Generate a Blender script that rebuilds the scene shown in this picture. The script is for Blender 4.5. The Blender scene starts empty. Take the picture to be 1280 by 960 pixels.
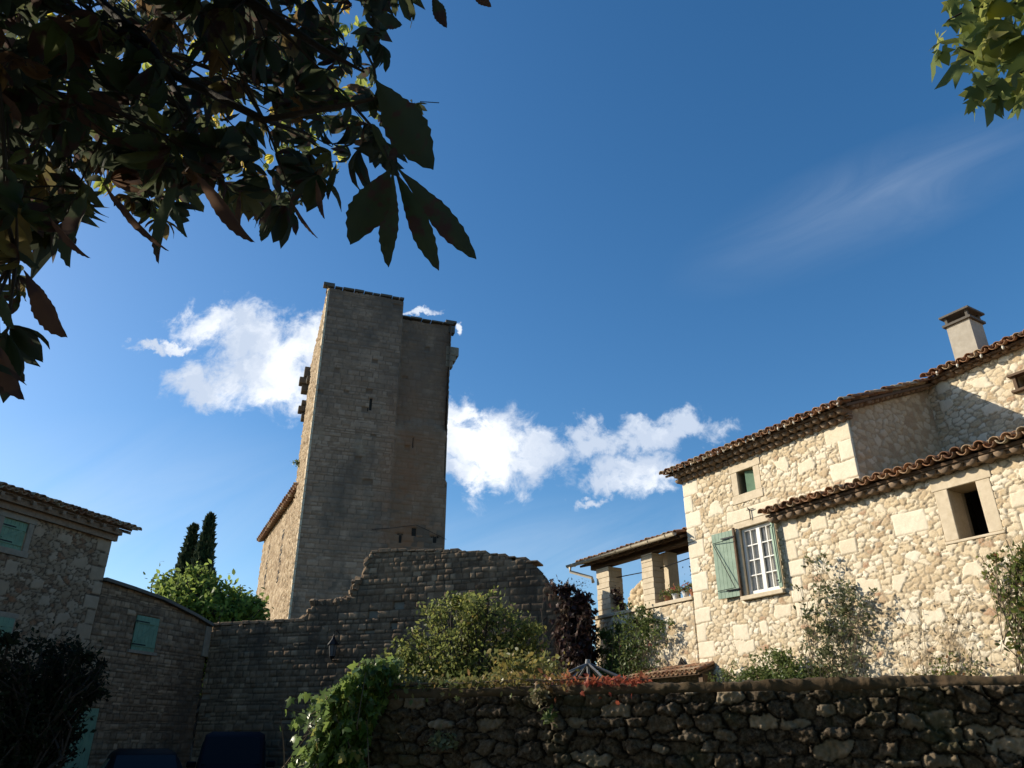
import bpy, math, random
import numpy as np
from mathutils import Vector
from mathutils.geometry import tessellate_polygon

# ------------------------------------------------------------------ camera, sky, sun, exposure
SC = bpy.context.scene
COL = SC.collection
PITCH = 25.3
CAM = np.array([0.0, 0.0, 1.6])
SUN_AZ, SUN_EL = -74.0, 25.5          # azimuth clockwise from +Y, degrees
cam_d = bpy.data.cameras.new('camera')
cam = bpy.data.objects.new('camera', cam_d)
COL.objects.link(cam)
cam.location = CAM
cam.rotation_euler = (math.radians(90 + PITCH), 0, 0)
cam_d.sensor_width = 36.0
cam_d.lens = 36.0 * 950 / 1280
cam_d.clip_start = 0.05
cam_d.clip_end = 3000
SC.camera = cam

W = bpy.data.worlds.new('World')
SC.world = W
W.use_nodes = True
SKY_STRENGTH = 0.124
EXPOSURE = 0.38
sun_d = bpy.data.lights.new('sun', 'SUN')
sun_d.energy = 5.0
sun_d.angle = math.radians(0.5)
sun_d.color = (1.0, 0.90, 0.74)
sun = bpy.data.objects.new('sun', sun_d)
COL.objects.link(sun)
_a, _e = math.radians(SUN_AZ), math.radians(SUN_EL)
SUNV = Vector((math.sin(_a) * math.cos(_e), math.cos(_a) * math.cos(_e), math.sin(_e)))
sun.rotation_euler = SUNV.to_track_quat('Z', 'Y').to_euler()
sun.location = SUNV * 60
SC.view_settings.view_transform = 'Standard'
SC.view_settings.look = 'None'
SC.view_settings.exposure = EXPOSURE
SC.view_settings.gamma = 1
SC.view_settings.use_curve_mapping = False


def build_sky():
    nt = W.node_tree
    nt.nodes.clear()
    N = lambda t: nt.nodes.new(t)
    L = nt.links.new
    out = N('ShaderNodeOutputWorld')
    bg = N('ShaderNodeBackground')
    bg.inputs['Strength'].default_value = SKY_STRENGTH
    sky = N('ShaderNodeTexSky')
    sky.sky_type = 'NISHITA'
    sky.sun_disc = False
    sky.sun_elevation = math.radians(SUN_EL)
    sky.sun_rotation = math.radians(SUN_AZ)
    sky.altitude = 300
    sky.air_density = 1.0
    sky.dust_density = 0.8
    sky.ozone_density = 2.4
    hsv = N('ShaderNodeHueSaturation')
    hsv.inputs['Saturation'].default_value = 1.29
    hsv.inputs['Hue'].default_value = 0.499
    L(sky.outputs[0], hsv.inputs['Color'])
    tc = N('ShaderNodeTexCoord')
    sep = N('ShaderNodeSeparateXYZ')
    L(tc.outputs['Generated'], sep.inputs[0])

    def M(op, a, b=None, clamp=False):
        n = N('ShaderNodeMath')
        n.operation = op
        n.use_clamp = clamp
        for i, x in enumerate((a, b)):
            if x is None:
                continue
            if isinstance(x, (int, float)):
                n.inputs[i].default_value = x
            else:
                L(x, n.inputs[i])
        return n.outputs[0]
    ysafe = M('MAXIMUM', sep.outputs['Y'], 0.02)
    cu = M('DIVIDE', sep.outputs['X'], ysafe)
    cw = M('DIVIDE', sep.outputs['Z'], ysafe)
    comb = N('ShaderNodeCombineXYZ')
    L(cu, comb.inputs[0])
    L(cw, comb.inputs[1])

    def noise(scale, detail, rough, src, dist=0.0):
        n = N('ShaderNodeTexNoise')
        n.noise_dimensions = '2D'
        n.inputs['Scale'].default_value = scale
        n.inputs['Detail'].default_value = detail
        n.inputs['Roughness'].default_value = rough
        n.inputs['Distortion'].default_value = dist
        L(src, n.inputs['Vector'])
        return n
    # ragged displacement of the cloud banks
    nz = noise(9.0, 7, 0.62, comb.outputs[0])
    sub = N('ShaderNodeVectorMath'); sub.operation = 'SUBTRACT'
    L(nz.outputs['Color'], sub.inputs[0]); sub.inputs[1].default_value = (0.5, 0.5, 0.5)
    scl = N('ShaderNodeVectorMath'); scl.operation = 'SCALE'
    L(sub.outputs[0], scl.inputs[0]); scl.inputs['Scale'].default_value = 0.13
    add = N('ShaderNodeVectorMath'); add.operation = 'ADD'
    L(comb.outputs[0], add.inputs[0]); L(scl.outputs[0], add.inputs[1])
    dens = None
    # cumulus banks: centre and radii in (x/y, z/y) slope of the direction
    for (x, w, rx, rw) in CLOUDS:
        s = N('ShaderNodeVectorMath'); s.operation = 'SUBTRACT'
        L(add.outputs[0], s.inputs[0]); s.inputs[1].default_value = (x, w, 0)
        m = N('ShaderNodeVectorMath'); m.operation = 'MULTIPLY'
        L(s.outputs[0], m.inputs[0]); m.inputs[1].default_value = (1 / rx, 1 / rw, 0)
        ln = N('ShaderNodeVectorMath'); ln.operation = 'LENGTH'
        L(m.outputs[0], ln.inputs[0])
        v = M('SUBTRACT', 1.62, ln.outputs['Value'])
        dens = v if dens is None else M('MAXIMUM', dens, v)
    fine = noise(24.0, 9, 0.66, comb.outputs[0], 0.3)
    f2 = M('MULTIPLY', M('SUBTRACT', fine.outputs['Fac'], 0.5), 2.0)
    tot = M('ADD', dens, f2)
    mr = N('ShaderNodeMapRange'); mr.interpolation_type = 'SMOOTHSTEP'
    L(tot, mr.inputs['Value'])
    mr.inputs['From Min'].default_value = 0.10
    mr.inputs['From Max'].default_value = 1.15
    # thin cirrus streaks, upper right and low haze veil
    rot = N('ShaderNodeMapping'); rot.vector_type = 'POINT'
    rot.inputs['Rotation'].default_value = (0, 0, math.radians(-28))
    rot.inputs['Scale'].default_value = (1, 1, 1)
    L(comb.outputs[0], rot.inputs['Vector'])
    st = N('ShaderNodeMapping'); st.inputs['Scale'].default_value = (1.0, 4.0, 1)
    L(rot.outputs[0], st.inputs['Vector'])
    ci = noise(2.6, 6, 0.6, st.outputs[0], 0.6)
    cmask = None
    for (x, w, rx, rw, rz, g) in CIRRUS:
        s = N('ShaderNodeVectorMath'); s.operation = 'SUBTRACT'
        L(comb.outputs[0], s.inputs[0]); s.inputs[1].default_value = (x, w, 0)
        r = N('ShaderNodeVectorRotate'); r.rotation_type = 'Z_AXIS'
        L(s.outputs[0], r.inputs['Vector']); r.inputs['Angle'].default_value = math.radians(-rz)
        m = N('ShaderNodeVectorMath'); m.operation = 'MULTIPLY'
        L(r.outputs[0], m.inputs[0]); m.inputs[1].default_value = (1 / rx, 1 / rw, 0)
        ln = N('ShaderNodeVectorMath'); ln.operation = 'LENGTH'
        L(m.outputs[0], ln.inputs[0])
        v = M('MULTIPLY', M('SUBTRACT', 1.0, ln.outputs['Value'], True), g)
        cmask = v if cmask is None else M('MAXIMUM', cmask, v)
    cirr = M('MULTIPLY', cmask, M('MULTIPLY', M('SUBTRACT', ci.outputs['Fac'], 0.22), 1.6, True), True)
    # cloud body: sunlit white with soft grey-blue undersides
    sh = noise(7.0, 5, 0.55, add.outputs[0])
    ramp = N('ShaderNodeValToRGB')
    ramp.color_ramp.elements[0].position = 0.42
    ramp.color_ramp.elements[0].color = (3.9, 4.5, 5.5, 1)
    ramp.color_ramp.elements[1].position = 0.72
    ramp.color_ramp.elements[1].color = (7.6, 7.7, 7.8, 1)
    L(sh.outputs['Fac'], ramp.inputs['Fac'])
    mixc = N('ShaderNodeMix'); mixc.data_type = 'RGBA'
    L(M('MULTIPLY', mr.outputs[0], 0.97), mixc.inputs['Factor'])
    mix0 = N('ShaderNodeMix'); mix0.data_type = 'RGBA'
    L(M('MULTIPLY', cirr, 0.6), mix0.inputs['Factor'])
    L(hsv.outputs[0], mix0.inputs['A'])
    mix0.inputs['B'].default_value = (4.8, 5.4, 6.2, 1)
    L(mix0.outputs['Result'], mixc.inputs['A'])
    L(ramp.outputs['Color'], mixc.inputs['B'])
    L(mixc.outputs['Result'], bg.inputs['Color'])
    L(bg.outputs[0], out.inputs[0])


PR = math.radians(PITCH)


def ray(x, y):
    xc, yc = (x - 640) / 950.0, -(y - 480) / 950.0
    return np.array([xc, math.cos(PR) - yc * math.sin(PR), math.sin(PR) + yc * math.cos(PR)])


def sl(x, y):
    r = ray(x, y)
    return r[0] / r[1], r[2] / r[1]


def at(x, y, D):
    r = ray(x, y)
    return CAM + r * D / math.hypot(r[0], r[1])


def proj(q):
    v = np.asarray(q) - CAM
    z = v[..., 1] * math.cos(PR) + v[..., 2] * math.sin(PR)
    zz = np.where(np.abs(z) < 1e-3, 1e-3, z)
    px = 640 + 950 * v[..., 0] / zz
    py = 480 - 950 * (-v[..., 1] * math.sin(PR) + v[..., 2] * math.cos(PR)) / zz
    return px, py, z


def _cl(x, y, rx, ry):
    a = sl(x, y); b = sl(x + rx, y); c = sl(x, y - ry)
    return (a[0], a[1], abs(b[0] - a[0]), abs(c[1] - a[1]))


CLOUDS = [_cl(*t) for t in [(345, 455, 78, 44), (265, 405, 40, 22), (310, 425, 50, 36), (262, 480, 40, 24), (185, 437, 22, 6), (215, 432, 16, 7),
                            (395, 430, 40, 30), (600, 560, 62, 42), (578, 512, 22, 24), (525, 394, 22, 4), (582, 412, 6, 5),
                            (665, 560, 40, 26), (735, 552, 44, 17), (800, 545, 50, 17), (862, 532, 40, 16), (800, 585, 52, 26),
                            (725, 628, 19, 6), (585, 595, 52, 16), (755, 600, 30, 14)]]
CIRRUS = []
for (x, y, rx, ry, rz, g) in [(1110, 240, 330, 62, 26, 0.34), (760, 690, 420, 75, 0, 0.75), (120, 640, 380, 130, 0, 0.5)]:
    c = _cl(x, y, rx, ry)
    CIRRUS.append((c[0], c[1], c[2], c[3], rz, g))
build_sky()

# ------------------------------------------------------------------ helpers
Z = np.array([0.0, 0.0, 1.0])


def az(a):
    a = math.radians(a)
    return np.array([math.sin(a), math.cos(a), 0.0])


def wloc(o):
    v = np.zeros(3)
    while o is not None:
        v += np.array(o.location)
        o = o.parent
    return v


def thing(name, label, cat, loc, group=None):
    o = bpy.data.objects.new(name, None)
    o.empty_display_size = 0.3
    COL.objects.link(o)
    o.location = [float(c) for c in loc]
    o['label'] = label
    o['category'] = cat
    if group:
        o['group'] = group
    return o


def tag(o, label, cat, group=None):
    o['label'] = label
    o['category'] = cat
    if group:
        o['group'] = group
    return o


def make(name, V, Fc, mat, parent=None, smooth=False, attrs=None, loc=None, mats=None, midx=None):
    """link ONE mesh object; V in world coordinates (or local to parent when parent is at origin)"""
    V = np.asarray(V, dtype=float)
    base = wloc(parent) if parent is not None else (np.zeros(3) if loc is None else np.asarray(loc, float))
    me = bpy.data.meshes.new(name)
    Vl = V - base
    if isinstance(Fc, np.ndarray):
        k = Fc.shape[1]
        me.vertices.add(len(Vl))
        me.vertices.foreach_set('co', Vl.astype(np.float32).ravel())
        me.loops.add(Fc.size)
        me.loops.foreach_set('vertex_index', Fc.astype(np.int32).ravel())
        me.polygons.add(len(Fc))
        me.polygons.foreach_set('loop_start', (np.arange(len(Fc)) * k).astype(np.int32))
        me.polygons.foreach_set('loop_total', np.full(len(Fc), k, np.int32))
        me.update(calc_edges=True)
    else:
        me.from_pydata([tuple(v) for v in Vl], [], Fc)
        me.update()
    if attrs:
        for kx, arr in attrs.items():
            a = me.attributes.new(kx, 'FLOAT', 'POINT')
            a.data.foreach_set('value', np.asarray(arr, np.float32))
    if smooth:
        me.polygons.foreach_set('use_smooth', np.ones(len(me.polygons), bool))
    for m in (mats or [mat]):
        me.materials.append(m)
    if midx is not None:
        me.polygons.foreach_set('material_index', np.asarray(midx, np.int32))
    o = bpy.data.objects.new(name, me)
    COL.objects.link(o)
    if parent is not None:
        o.parent = parent
    elif loc is not None:
        o.location = [float(c) for c in loc]
    return o


class MB:
    def __init__(s):
        s.v = []; s.f = []

    def add(s, V, Fc):
        b = len(s.v)
        s.v.extend([tuple(map(float, p)) for p in V])
        s.f.extend([tuple(int(i) + b for i in f) for f in Fc])

    def box(s, O, a, b, c, da, db, dc):
        """box from ranges da,db,dc along axes a,b,c from O"""
        P = []
        for k in (0, 1):
            for j in (0, 1):
                for i in (0, 1):
                    P.append(O + a * da[i] + b * db[j] + c * dc[k])
        s.add(P, [(0, 2, 3, 1), (4, 5, 7, 6), (0, 1, 5, 4), (2, 6, 7, 3), (0, 4, 6, 2), (1, 3, 7, 5)])

    def tube(s, pts, rad, n=6, cap=True):
        pts = [np.asarray(p, float) for p in pts]
        if not hasattr(rad, '__len__'):
            rad = [rad] * len(pts)
        rings = []
        ref = np.array([0.31, 0.17, 0.93])
        for i, p in enumerate(pts):
            t = pts[min(i + 1, len(pts) - 1)] - pts[max(i - 1, 0)]
            t = t / (np.linalg.norm(t) + 1e-9)
            a = np.cross(t, ref); a /= (np.linalg.norm(a) + 1e-9)
            b = np.cross(t, a)
            rings.append([p + rad[i] * (math.cos(2 * math.pi * k / n) * a + math.sin(2 * math.pi * k / n) * b) for k in range(n)])
        V = [q for r in rings for q in r]
        Fc = []
        for i in range(len(pts) - 1):
            for k in range(n):
                Fc.append((i * n + k, i * n + (k + 1) % n, (i + 1) * n + (k + 1) % n, (i + 1) * n + k))
        if cap:
            Fc.append(tuple(range(n))[::-1])
            Fc.append(tuple((len(pts) - 1) * n + k for k in range(n)))
        s.add(V, Fc)

    def build(s, name, mat, parent=None, smooth=False, loc=None, bevel=0):
        o = make(name, np.array(s.v), s.f, mat, parent, smooth, loc=loc)
        if bevel:
            m = o.modifiers.new('bevel', 'BEVEL')
            m.width = bevel; m.segments = 2
        return o


_rng = np.random.default_rng(7)
_T = _rng.random((256, 256))


def vnoise(u, v, s=1.0, o=0):
    u = u / s + o * 17.13; v = v / s + o * 9.71
    iu = np.floor(u).astype(int); iv = np.floor(v).astype(int)
    fu = u - iu; fv = v - iv
    fu = fu * fu * (3 - 2 * fu); fv = fv * fv * (3 - 2 * fv)
    g = lambda a, b: _T[a & 255, b & 255]
    return (g(iu, iv) * (1 - fu) + g(iu + 1, iv) * fu) * (1 - fv) + (g(iu, iv + 1) * (1 - fu) + g(iu + 1, iv + 1) * fu) * fv


def fbm(u, v, s, o=0, n=3):
    r = 0; a = 1; t = 0
    for i in range(n):
        r = r + a * vnoise(u, v, s, o + i * 3); t += a
        s *= 0.5; a *= 0.55
    return r / t - 0.5


def hsh(i, j, k=0):
    x = np.sin(i * 127.1 + j * 311.7 + k * 74.7) * 43758.5453
    return x - np.floor(x)


def sst(a, b, x):
    t = np.clip((x - a) / (b - a), 0, 1)
    return t * t * (3 - 2 * t)


def pat_rubble(cw, ch, seed, A=0.02, bulge=0.02, joint=0.22, blocks=(), warp=0.035, off=0.012, extra=(), jlo=0.02, vj=0.75):
    nreg = len(blocks)
    blocks = list(blocks) + list(extra)

    def f(u, v):
        uu = u + warp * 2 * fbm(u, v, cw * 0.9, seed) + warp * fbm(u, v, cw * 0.3, seed + 5)
        vv = v + warp * 1.6 * fbm(u, v, cw * 0.9, seed + 9) + warp * fbm(u, v, cw * 0.25, seed + 14)
        ci = np.floor(uu / cw).astype(int); cj = np.floor(vv / ch).astype(int)
        d1 = np.full(u.shape, 9.0); d2 = np.full(u.shape, 9.0)
        rid = np.zeros(u.shape); du1 = np.zeros(u.shape); dv1 = np.zeros(u.shape)
        for a in (-2, -1, 0, 1, 2):
            for b in (-1, 0, 1):
                j = cj + b
                i = ci + a
                h1 = hsh(i, j, seed); h2 = hsh(i, j, seed + 1.3); h3 = hsh(i, j, seed + 2.7)
                su = (i + 0.5 + 0.5 * (j & 1) + 0.75 * (h1 - 0.5)) * cw
                sv = (j + 0.5 + vj * (h2 - 0.5)) * ch
                w = 0.62 + 0.75 * h3
                du = (uu - su) / cw; dv = (vv - sv) / ch
                t_ = (h1 - 0.5) * 0.7
                dx = du + t_ * dv; dy = dv - t_ * du
                d = (np.maximum(0.66 * (np.abs(dx) + np.abs(dy)), np.maximum(np.abs(dx), np.abs(dy))) * 0.75 + 0.25 * np.sqrt(du * du + dv * dv)) / w
                n1 = d < d1
                d2 = np.where(n1, d1, np.minimum(d2, d))
                rid = np.where(n1, hsh(i, j, seed + 4.1), rid)
                du1 = np.where(n1, du, du1); dv1 = np.where(n1, dv, dv1)
                d1 = np.where(n1, d, d1)
        e = d2 - d1
        for kb, (u0, u1, v0, v1) in enumerate(blocks):
            ww = 0.018 if kb < nreg else 0.13
            w1 = ww * fbm(u, v, 0.25, seed + kb) * 2
            ib = np.minimum(np.minimum(u - u0, u1 - u), np.minimum(v - v0, v1 - v)) + w1
            inn = ib > 0
            e = np.where(inn, ib / ch * 1.6, np.minimum(e, -ib / ch * 2.0))
            rid = np.where(inn, 0.70 + 0.25 * hsh(kb, 3, seed), rid)
            du1 = np.where(inn, 0, du1); dv1 = np.where(inn, 0, dv1)
        m = sst(jlo, joint, e)
        h = A * m + bulge * sst(0, 0.7, e) + off * (hsh(rid * 91, 2, 1) - 0.5) * 2 * m
        h = h + m * bulge * 0.8 * ((hsh(rid * 77, 5, 2) - 0.5) * du1 + (hsh(rid * 55, 7, 3) - 0.5) * dv1)
        h = h + 0.25 * A * fbm(u, v, ch * 0.5, seed + 20) + 0.5 * A * fbm(u, v, 1.1, seed + 30)
        return h, rid, m
    return f


def pat_ashlar(ch, cw, seed, A=0.02, bulge=0.01, off=0.01, vary=0.35, warp=0.012, holes=0.0, V1=35, jw=0.018):
    rs = np.random.default_rng(seed + 100)
    hs = ch * (1 + vary * (rs.random(int(V1 / ch * 1.6)) - 0.5) * 2)
    rows = np.concatenate([[-1.0], -1.0 + np.cumsum(hs)])

    def f(u, v):
        vv = v + warp * 2 * fbm(u, v, 0.9, seed) + warp * fbm(u, v, 0.2, seed + 2) + 0.03 * fbm(u, v, 5.0, seed + 3)
        uu = u + warp * 2 * fbm(u, v, 0.4, seed + 6)
        j = np.clip(np.searchsorted(rows, vv.ravel()).reshape(vv.shape) - 1, 0, len(rows) - 2)
        er = np.minimum(vv - rows[j], rows[j + 1] - vv)
        cwj = cw * (0.65 + 0.8 * hsh(j, 1, seed))
        x = uu / cwj + hsh(j, 2, seed) * 10
        i = np.floor(x)
        # jittered joints
        b0 = i + 0.3 * (hsh(i, j, seed) - 0.5); b1 = i + 1 + 0.3 * (hsh(i + 1, j, seed) - 0.5)
        low = x < b0; hi = x > b1
        i = np.where(low, i - 1, np.where(hi, i + 1, i))
        b0 = i + 0.3 * (hsh(i, j, seed) - 0.5); b1 = i + 1 + 0.3 * (hsh(i + 1, j, seed) - 0.5)
        eu = np.minimum(x - b0, b1 - x) * cwj
        e = np.minimum(er, eu)
        rid = hsh(i, j, seed + 8)
        m = sst(0.0, jw * 1.6, e)
        h = A * m + bulge * sst(0, ch * 0.5, e) + off * 2 * (hsh(rid * 31, j, 4) - 0.5) * m
        if holes > 0:
            gone = hsh(i, j, seed + 21) < holes
            h = np.where(gone, -0.07, h)
            m = np.where(gone, 0.15, m)
        h = h + 0.4 * A * fbm(u, v, 0.15, seed + 11) + A * fbm(u, v, 1.6, seed + 12)
        return h, rid, m
    return f


def slabs(n, u0, u1, v0, v1, seed, avoid, wr=(0.22, 0.50), hr=(0.14, 0.30)):
    rs = np.random.default_rng(seed); out = []
    for k in range(n * 12):
        w = rs.uniform(*wr); h = rs.uniform(*hr) * min(1, 0.6 + w)
        a = rs.uniform(u0, u1 - w); b = rs.uniform(v0, v1 - h)
        if all(a > q[1] + .03 or a + w < q[0] - .03 or b > q[3] + .03 or b + h < q[2] - .03 for q in list(avoid) + out):
            out.append((a, a + w, b, b + h))
        if len(out) >= n:
            break
    return out


def inpoly(u, v, poly):
    r = np.zeros(u.shape, bool)
    n = len(poly)
    for k in range(n):
        x0, y0 = poly[k]; x1, y1 = poly[(k + 1) % n]
        if y0 == y1:
            continue
        c = ((y0 > v) != (y1 > v)) & (u < (x1 - x0) * (v - y0) / (y1 - y0) + x0)
        r ^= c
    return r


def hf_wall(name, O, ud, nd, poly, res, pat, mat, parent, holes=(), rag=0.0, offs=None, vmin=None, loc=None):
    P = np.array(poly)
    u0, u1 = P[:, 0].min(), P[:, 0].max()
    v0, v1 = P[:, 1].min(), P[:, 1].max()
    if vmin is not None:
        v0 = max(v0, vmin)
    nu = int((u1 - u0) / res) + 1; nv = int((v1 - v0) / res) + 1
    us = np.linspace(u0, u1, nu + 1); vs = np.linspace(v0, v1, nv + 1)
    u, v = np.meshgrid(us, vs)
    h, rid, m = pat(u, v)
    uc = (u[:-1, :-1] + u[1:, 1:]) / 2; vc = (v[:-1, :-1] + v[1:, 1:]) / 2
    rr = rag * fbm(uc, vc, 0.35, 3) * 2 + rag * 0.6 * fbm(uc, vc, 0.09, 8) if rag else 0
    ins = inpoly(uc, vc + rr, poly)
    for (a, b, c, d) in holes:
        ins &= ~((uc > a) & (uc < b) & (vc > c) & (vc < d))
    if offs is not None:
        h = h + offs(u, v)
    idx = np.arange(u.size).reshape(u.shape)
    q = np.stack([idx[:-1, :-1], idx[:-1, 1:], idx[1:, 1:], idx[1:, :-1]], -1)[ins]
    cnt = np.bincount(q.ravel(), minlength=u.size).reshape(u.shape)
    border = (cnt > 0) & (cnt < 4)
    h = np.where(border, -0.04 + (offs(u, v) if offs is not None else 0), h)
    used = cnt.ravel() > 0
    remap = -np.ones(u.size, int); remap[used] = np.arange(used.sum())
    q = remap[q]
    V = O + u.ravel()[used, None] * ud + v.ravel()[used, None] * Z + h.ravel()[used, None] * nd
    # face orientation
    if np.dot(np.cross(ud, Z), nd) < 0:
        q = q[:, ::-1]
    return make(name, V, np.ascontiguousarray(q), mat, parent, True,
                {'rid': rid.ravel()[used], 'mort': m.ravel()[used]}, loc=loc)


def prism(mb, O, ud, nd, poly, holes, a, b):
    """slab of the polygon between offsets a (front) and b (back) along nd, with rectangular holes"""
    loops = [list(poly)] + [[(h[0], h[2]), (h[1], h[2]), (h[1], h[3]), (h[0], h[3])] for h in holes]
    flat = [p for l in loops for p in l]
    tris = tessellate_polygon([[Vector((p[0], p[1], 0)) for p in l] for l in loops])
    n = len(flat)
    V = [O + p[0] * ud + p[1] * Z + a * nd for p in flat] + [O + p[0] * ud + p[1] * Z + b * nd for p in flat]
    Fc = [tuple(t) for t in tris] + [tuple(i + n for i in t[::-1]) for t in tris]
    s = 0
    for l in loops:
        m = len(l)
        for k in range(m):
            i, j = s + k, s + (k + 1) % m
            Fc.append((i, j, j + n, i + n))
        s += m
    mb.add(V, Fc)


# ------------------------------------------------------------------ materials
def mat_new(name):
    m = bpy.data.materials.new(name)
    m.use_nodes = True
    nt = m.node_tree
    nt.nodes.clear()
    o = nt.nodes.new('ShaderNodeOutputMaterial')
    p = nt.nodes.new('ShaderNodeBsdfPrincipled')
    nt.links.new(p.outputs[0], o.inputs[0])
    p.inputs['Specular IOR Level'].default_value = 0.25
    return m, nt, p, o


def ramp(nt, src, stops, const=False):
    r = nt.nodes.new('ShaderNodeValToRGB')
    cr = r.color_ramp
    if const:
        cr.interpolation = 'CONSTANT'
    while len(cr.elements) < len(stops):
        cr.elements.new(0.5)
    for e, (p, c) in zip(cr.elements, stops):
        e.position = p
        e.color = (c[0], c[1], c[2], 1)
    nt.links.new(src, r.inputs['Fac'])
    return r.outputs['Color']


def nnoise(nt, scale, detail=4, rough=0.6, vec=None, dist=0.0):
    n = nt.nodes.new('ShaderNodeTexNoise')
    n.inputs['Scale'].default_value = scale
    n.inputs['Detail'].default_value = detail
    n.inputs['Roughness'].default_value = rough
    n.inputs['Distortion'].default_value = dist
    if vec is None:
        tc = nt.nodes.new('ShaderNodeTexCoord')
        vec = tc.outputs['Object']
    nt.links.new(vec, n.inputs['Vector'])
    return n.outputs['Fac']


def mixc(nt, fac, a, b, mode='MIX'):
    m = nt.nodes.new('ShaderNodeMix')
    m.data_type = 'RGBA'
    m.blend_type = mode
    for nm, x in (('Factor', fac), ('A', a), ('B', b)):
        if isinstance(x, (int, float)):
            m.inputs[nm].default_value = x
        elif isinstance(x, tuple):
            m.inputs[nm].default_value = (x[0], x[1], x[2], 1)
        else:
            nt.links.new(x, m.inputs[nm])
    return m.outputs['Result']


def maprange(nt, src, a, b, c=0.0, d=1.0):
    n = nt.nodes.new('ShaderNodeMapRange')
    n.inputs['From Min'].default_value = a
    n.inputs['From Max'].default_value = b
    n.inputs['To Min'].default_value = c
    n.inputs['To Max'].default_value = d
    nt.links.new(src, n.inputs['Value'])
    return n.outputs[0]


def bump(nt, p, src, strength, dist):
    b = nt.nodes.new('ShaderNodeBump')
    b.inputs['Strength'].default_value = strength
    b.inputs['Distance'].default_value = dist
    nt.links.new(src, b.inputs['Height'])
    nt.links.new(b.outputs[0], p.inputs['Normal'])


def attr(nt, name):
    a = nt.nodes.new('ShaderNodeAttribute')
    a.attribute_name = name
    return a.outputs['Fac']


def stone_mat(name, stops, mortar, stains=(), spot=0.25, fine=28.0, bumpd=0.006):
    m, nt, p, o = mat_new(name)
    col = ramp(nt, attr(nt, 'rid'), stops)
    n1 = nnoise(nt, 6.0, 5, 0.65)
    col = mixc(nt, maprange(nt, n1, 0.35, 0.7, 0, spot * 1.6), col, tuple(c * 0.62 for c in stops[len(stops) // 2][1]))
    n2 = nnoise(nt, fine, 4, 0.7)
    col = mixc(nt, maprange(nt, n2, 0.4, 0.75, 0, 0.30), col, tuple(min(1, c * 1.3) for c in stops[-1][1]))
    mo = mixc(nt, maprange(nt, n2, 0.3, 0.7), mortar, tuple(c * 0.7 for c in mortar))
    col = mixc(nt, attr(nt, 'mort'), mo, col)
    for (sc, lo, hi, c, amt, stretch) in stains:
        tc = nt.nodes.new('ShaderNodeTexCoord')
        mp = nt.nodes.new('ShaderNodeMapping')
        mp.inputs['Scale'].default_value = (1, 1, stretch)
        nt.links.new(tc.outputs['Object'], mp.inputs['Vector'])
        nn = nnoise(nt, sc, 5, 0.6, mp.outputs[0])
        col = mixc(nt, maprange(nt, nn, lo, hi, 0, amt), col, c)
    nt.links.new(col, p.inputs['Base Color'])
    p.inputs['Roughness'].default_value = 0.92
    bump(nt, p, n2, 0.7, bumpd)
    return m, nt, p, col


def plain(name, c, rough=0.8, var=0.25, scale=12, bumpd=0.0, metal=0.0, dark=None, spec=0.25):
    m, nt, p, o = mat_new(name)
    n = nnoise(nt, scale, 5, 0.65)
    col = mixc(nt, maprange(nt, n, 0.3, 0.72, 0, 1), c, dark or tuple(x * (1 - var) for x in c))
    nt.links.new(col, p.inputs['Base Color'])
    p.inputs['Roughness'].default_value = rough
    p.inputs['Metallic'].default_value = metal
    p.inputs['Specular IOR Level'].default_value = spec
    if bumpd:
        bump(nt, p, n, 0.8, bumpd)
    return m


def leaf_mat(name, stops, trans=0.45, rough=0.5, patch=None, gloss=0.3):
    m, nt, p, o = mat_new(name)
    col = ramp(nt, attr(nt, 'lr'), stops)
    if patch:
        n = nnoise(nt, patch[0], 3, 0.6)
        col = mixc(nt, maprange(nt, n, patch[1], patch[1] + 0.06, 0, patch[3] if len(patch) > 3 else 1), col, patch[2])
    nt.links.new(col, p.inputs['Base Color'])
    p.inputs['Roughness'].default_value = rough
    p.inputs['Specular IOR Level'].default_value = gloss
    t = nt.nodes.new('ShaderNodeBsdfTranslucent')
    tcol = mixc(nt, 1.0, col, (1.0, 1.0, 0.45), 'MULTIPLY')
    g = nt.nodes.new('ShaderNodeBrightContrast')
    g.inputs['Bright'].default_value = 0.06
    nt.links.new(tcol, g.inputs['Color'])
    nt.links.new(g.outputs[0], t.inputs['Color'])
    mx = nt.nodes.new('ShaderNodeMixShader')
    mx.inputs[0].default_value = trans
    nt.links.new(p.outputs[0], mx.inputs[1])
    nt.links.new(t.outputs[0], mx.inputs[2])
    nt.links.new(mx.outputs[0], o.inputs[0])
    return m


M = {}
M['facade'] = stone_mat('pale_rubble', [(0.0, (0.34, 0.18, 0.10)), (0.05, (0.42, 0.30, 0.17)), (0.25, (0.57, 0.44, 0.27)), (0.55, (0.66, 0.545, 0.375)), (1.0, (0.79, 0.71, 0.56))],
                        (0.42, 0.345, 0.24), spot=0.18)[0]
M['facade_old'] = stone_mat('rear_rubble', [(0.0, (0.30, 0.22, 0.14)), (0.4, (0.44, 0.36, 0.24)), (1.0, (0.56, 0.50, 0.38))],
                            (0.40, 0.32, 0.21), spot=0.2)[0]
M['tower'] = stone_mat('tower_stone', [(0.0, (0.25, 0.155, 0.095)), (0.5, (0.35, 0.225, 0.145)), (1.0, (0.45, 0.305, 0.205))], (0.22, 0.14, 0.09),
                       stains=[(0.16, 0.50, 0.62, (0.15, 0.105, 0.075), 0.85, 0.45), (0.45, 0.50, 0.68, (0.10, 0.08, 0.065), 0.6, 0.35), (0.9, 0.58, 0.7, (0.36, 0.26, 0.17), 0.5, 0.5)],
                       fine=5, bumpd=0.03)
tm = M['tower']; M['tower'] = tm[0]
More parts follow.
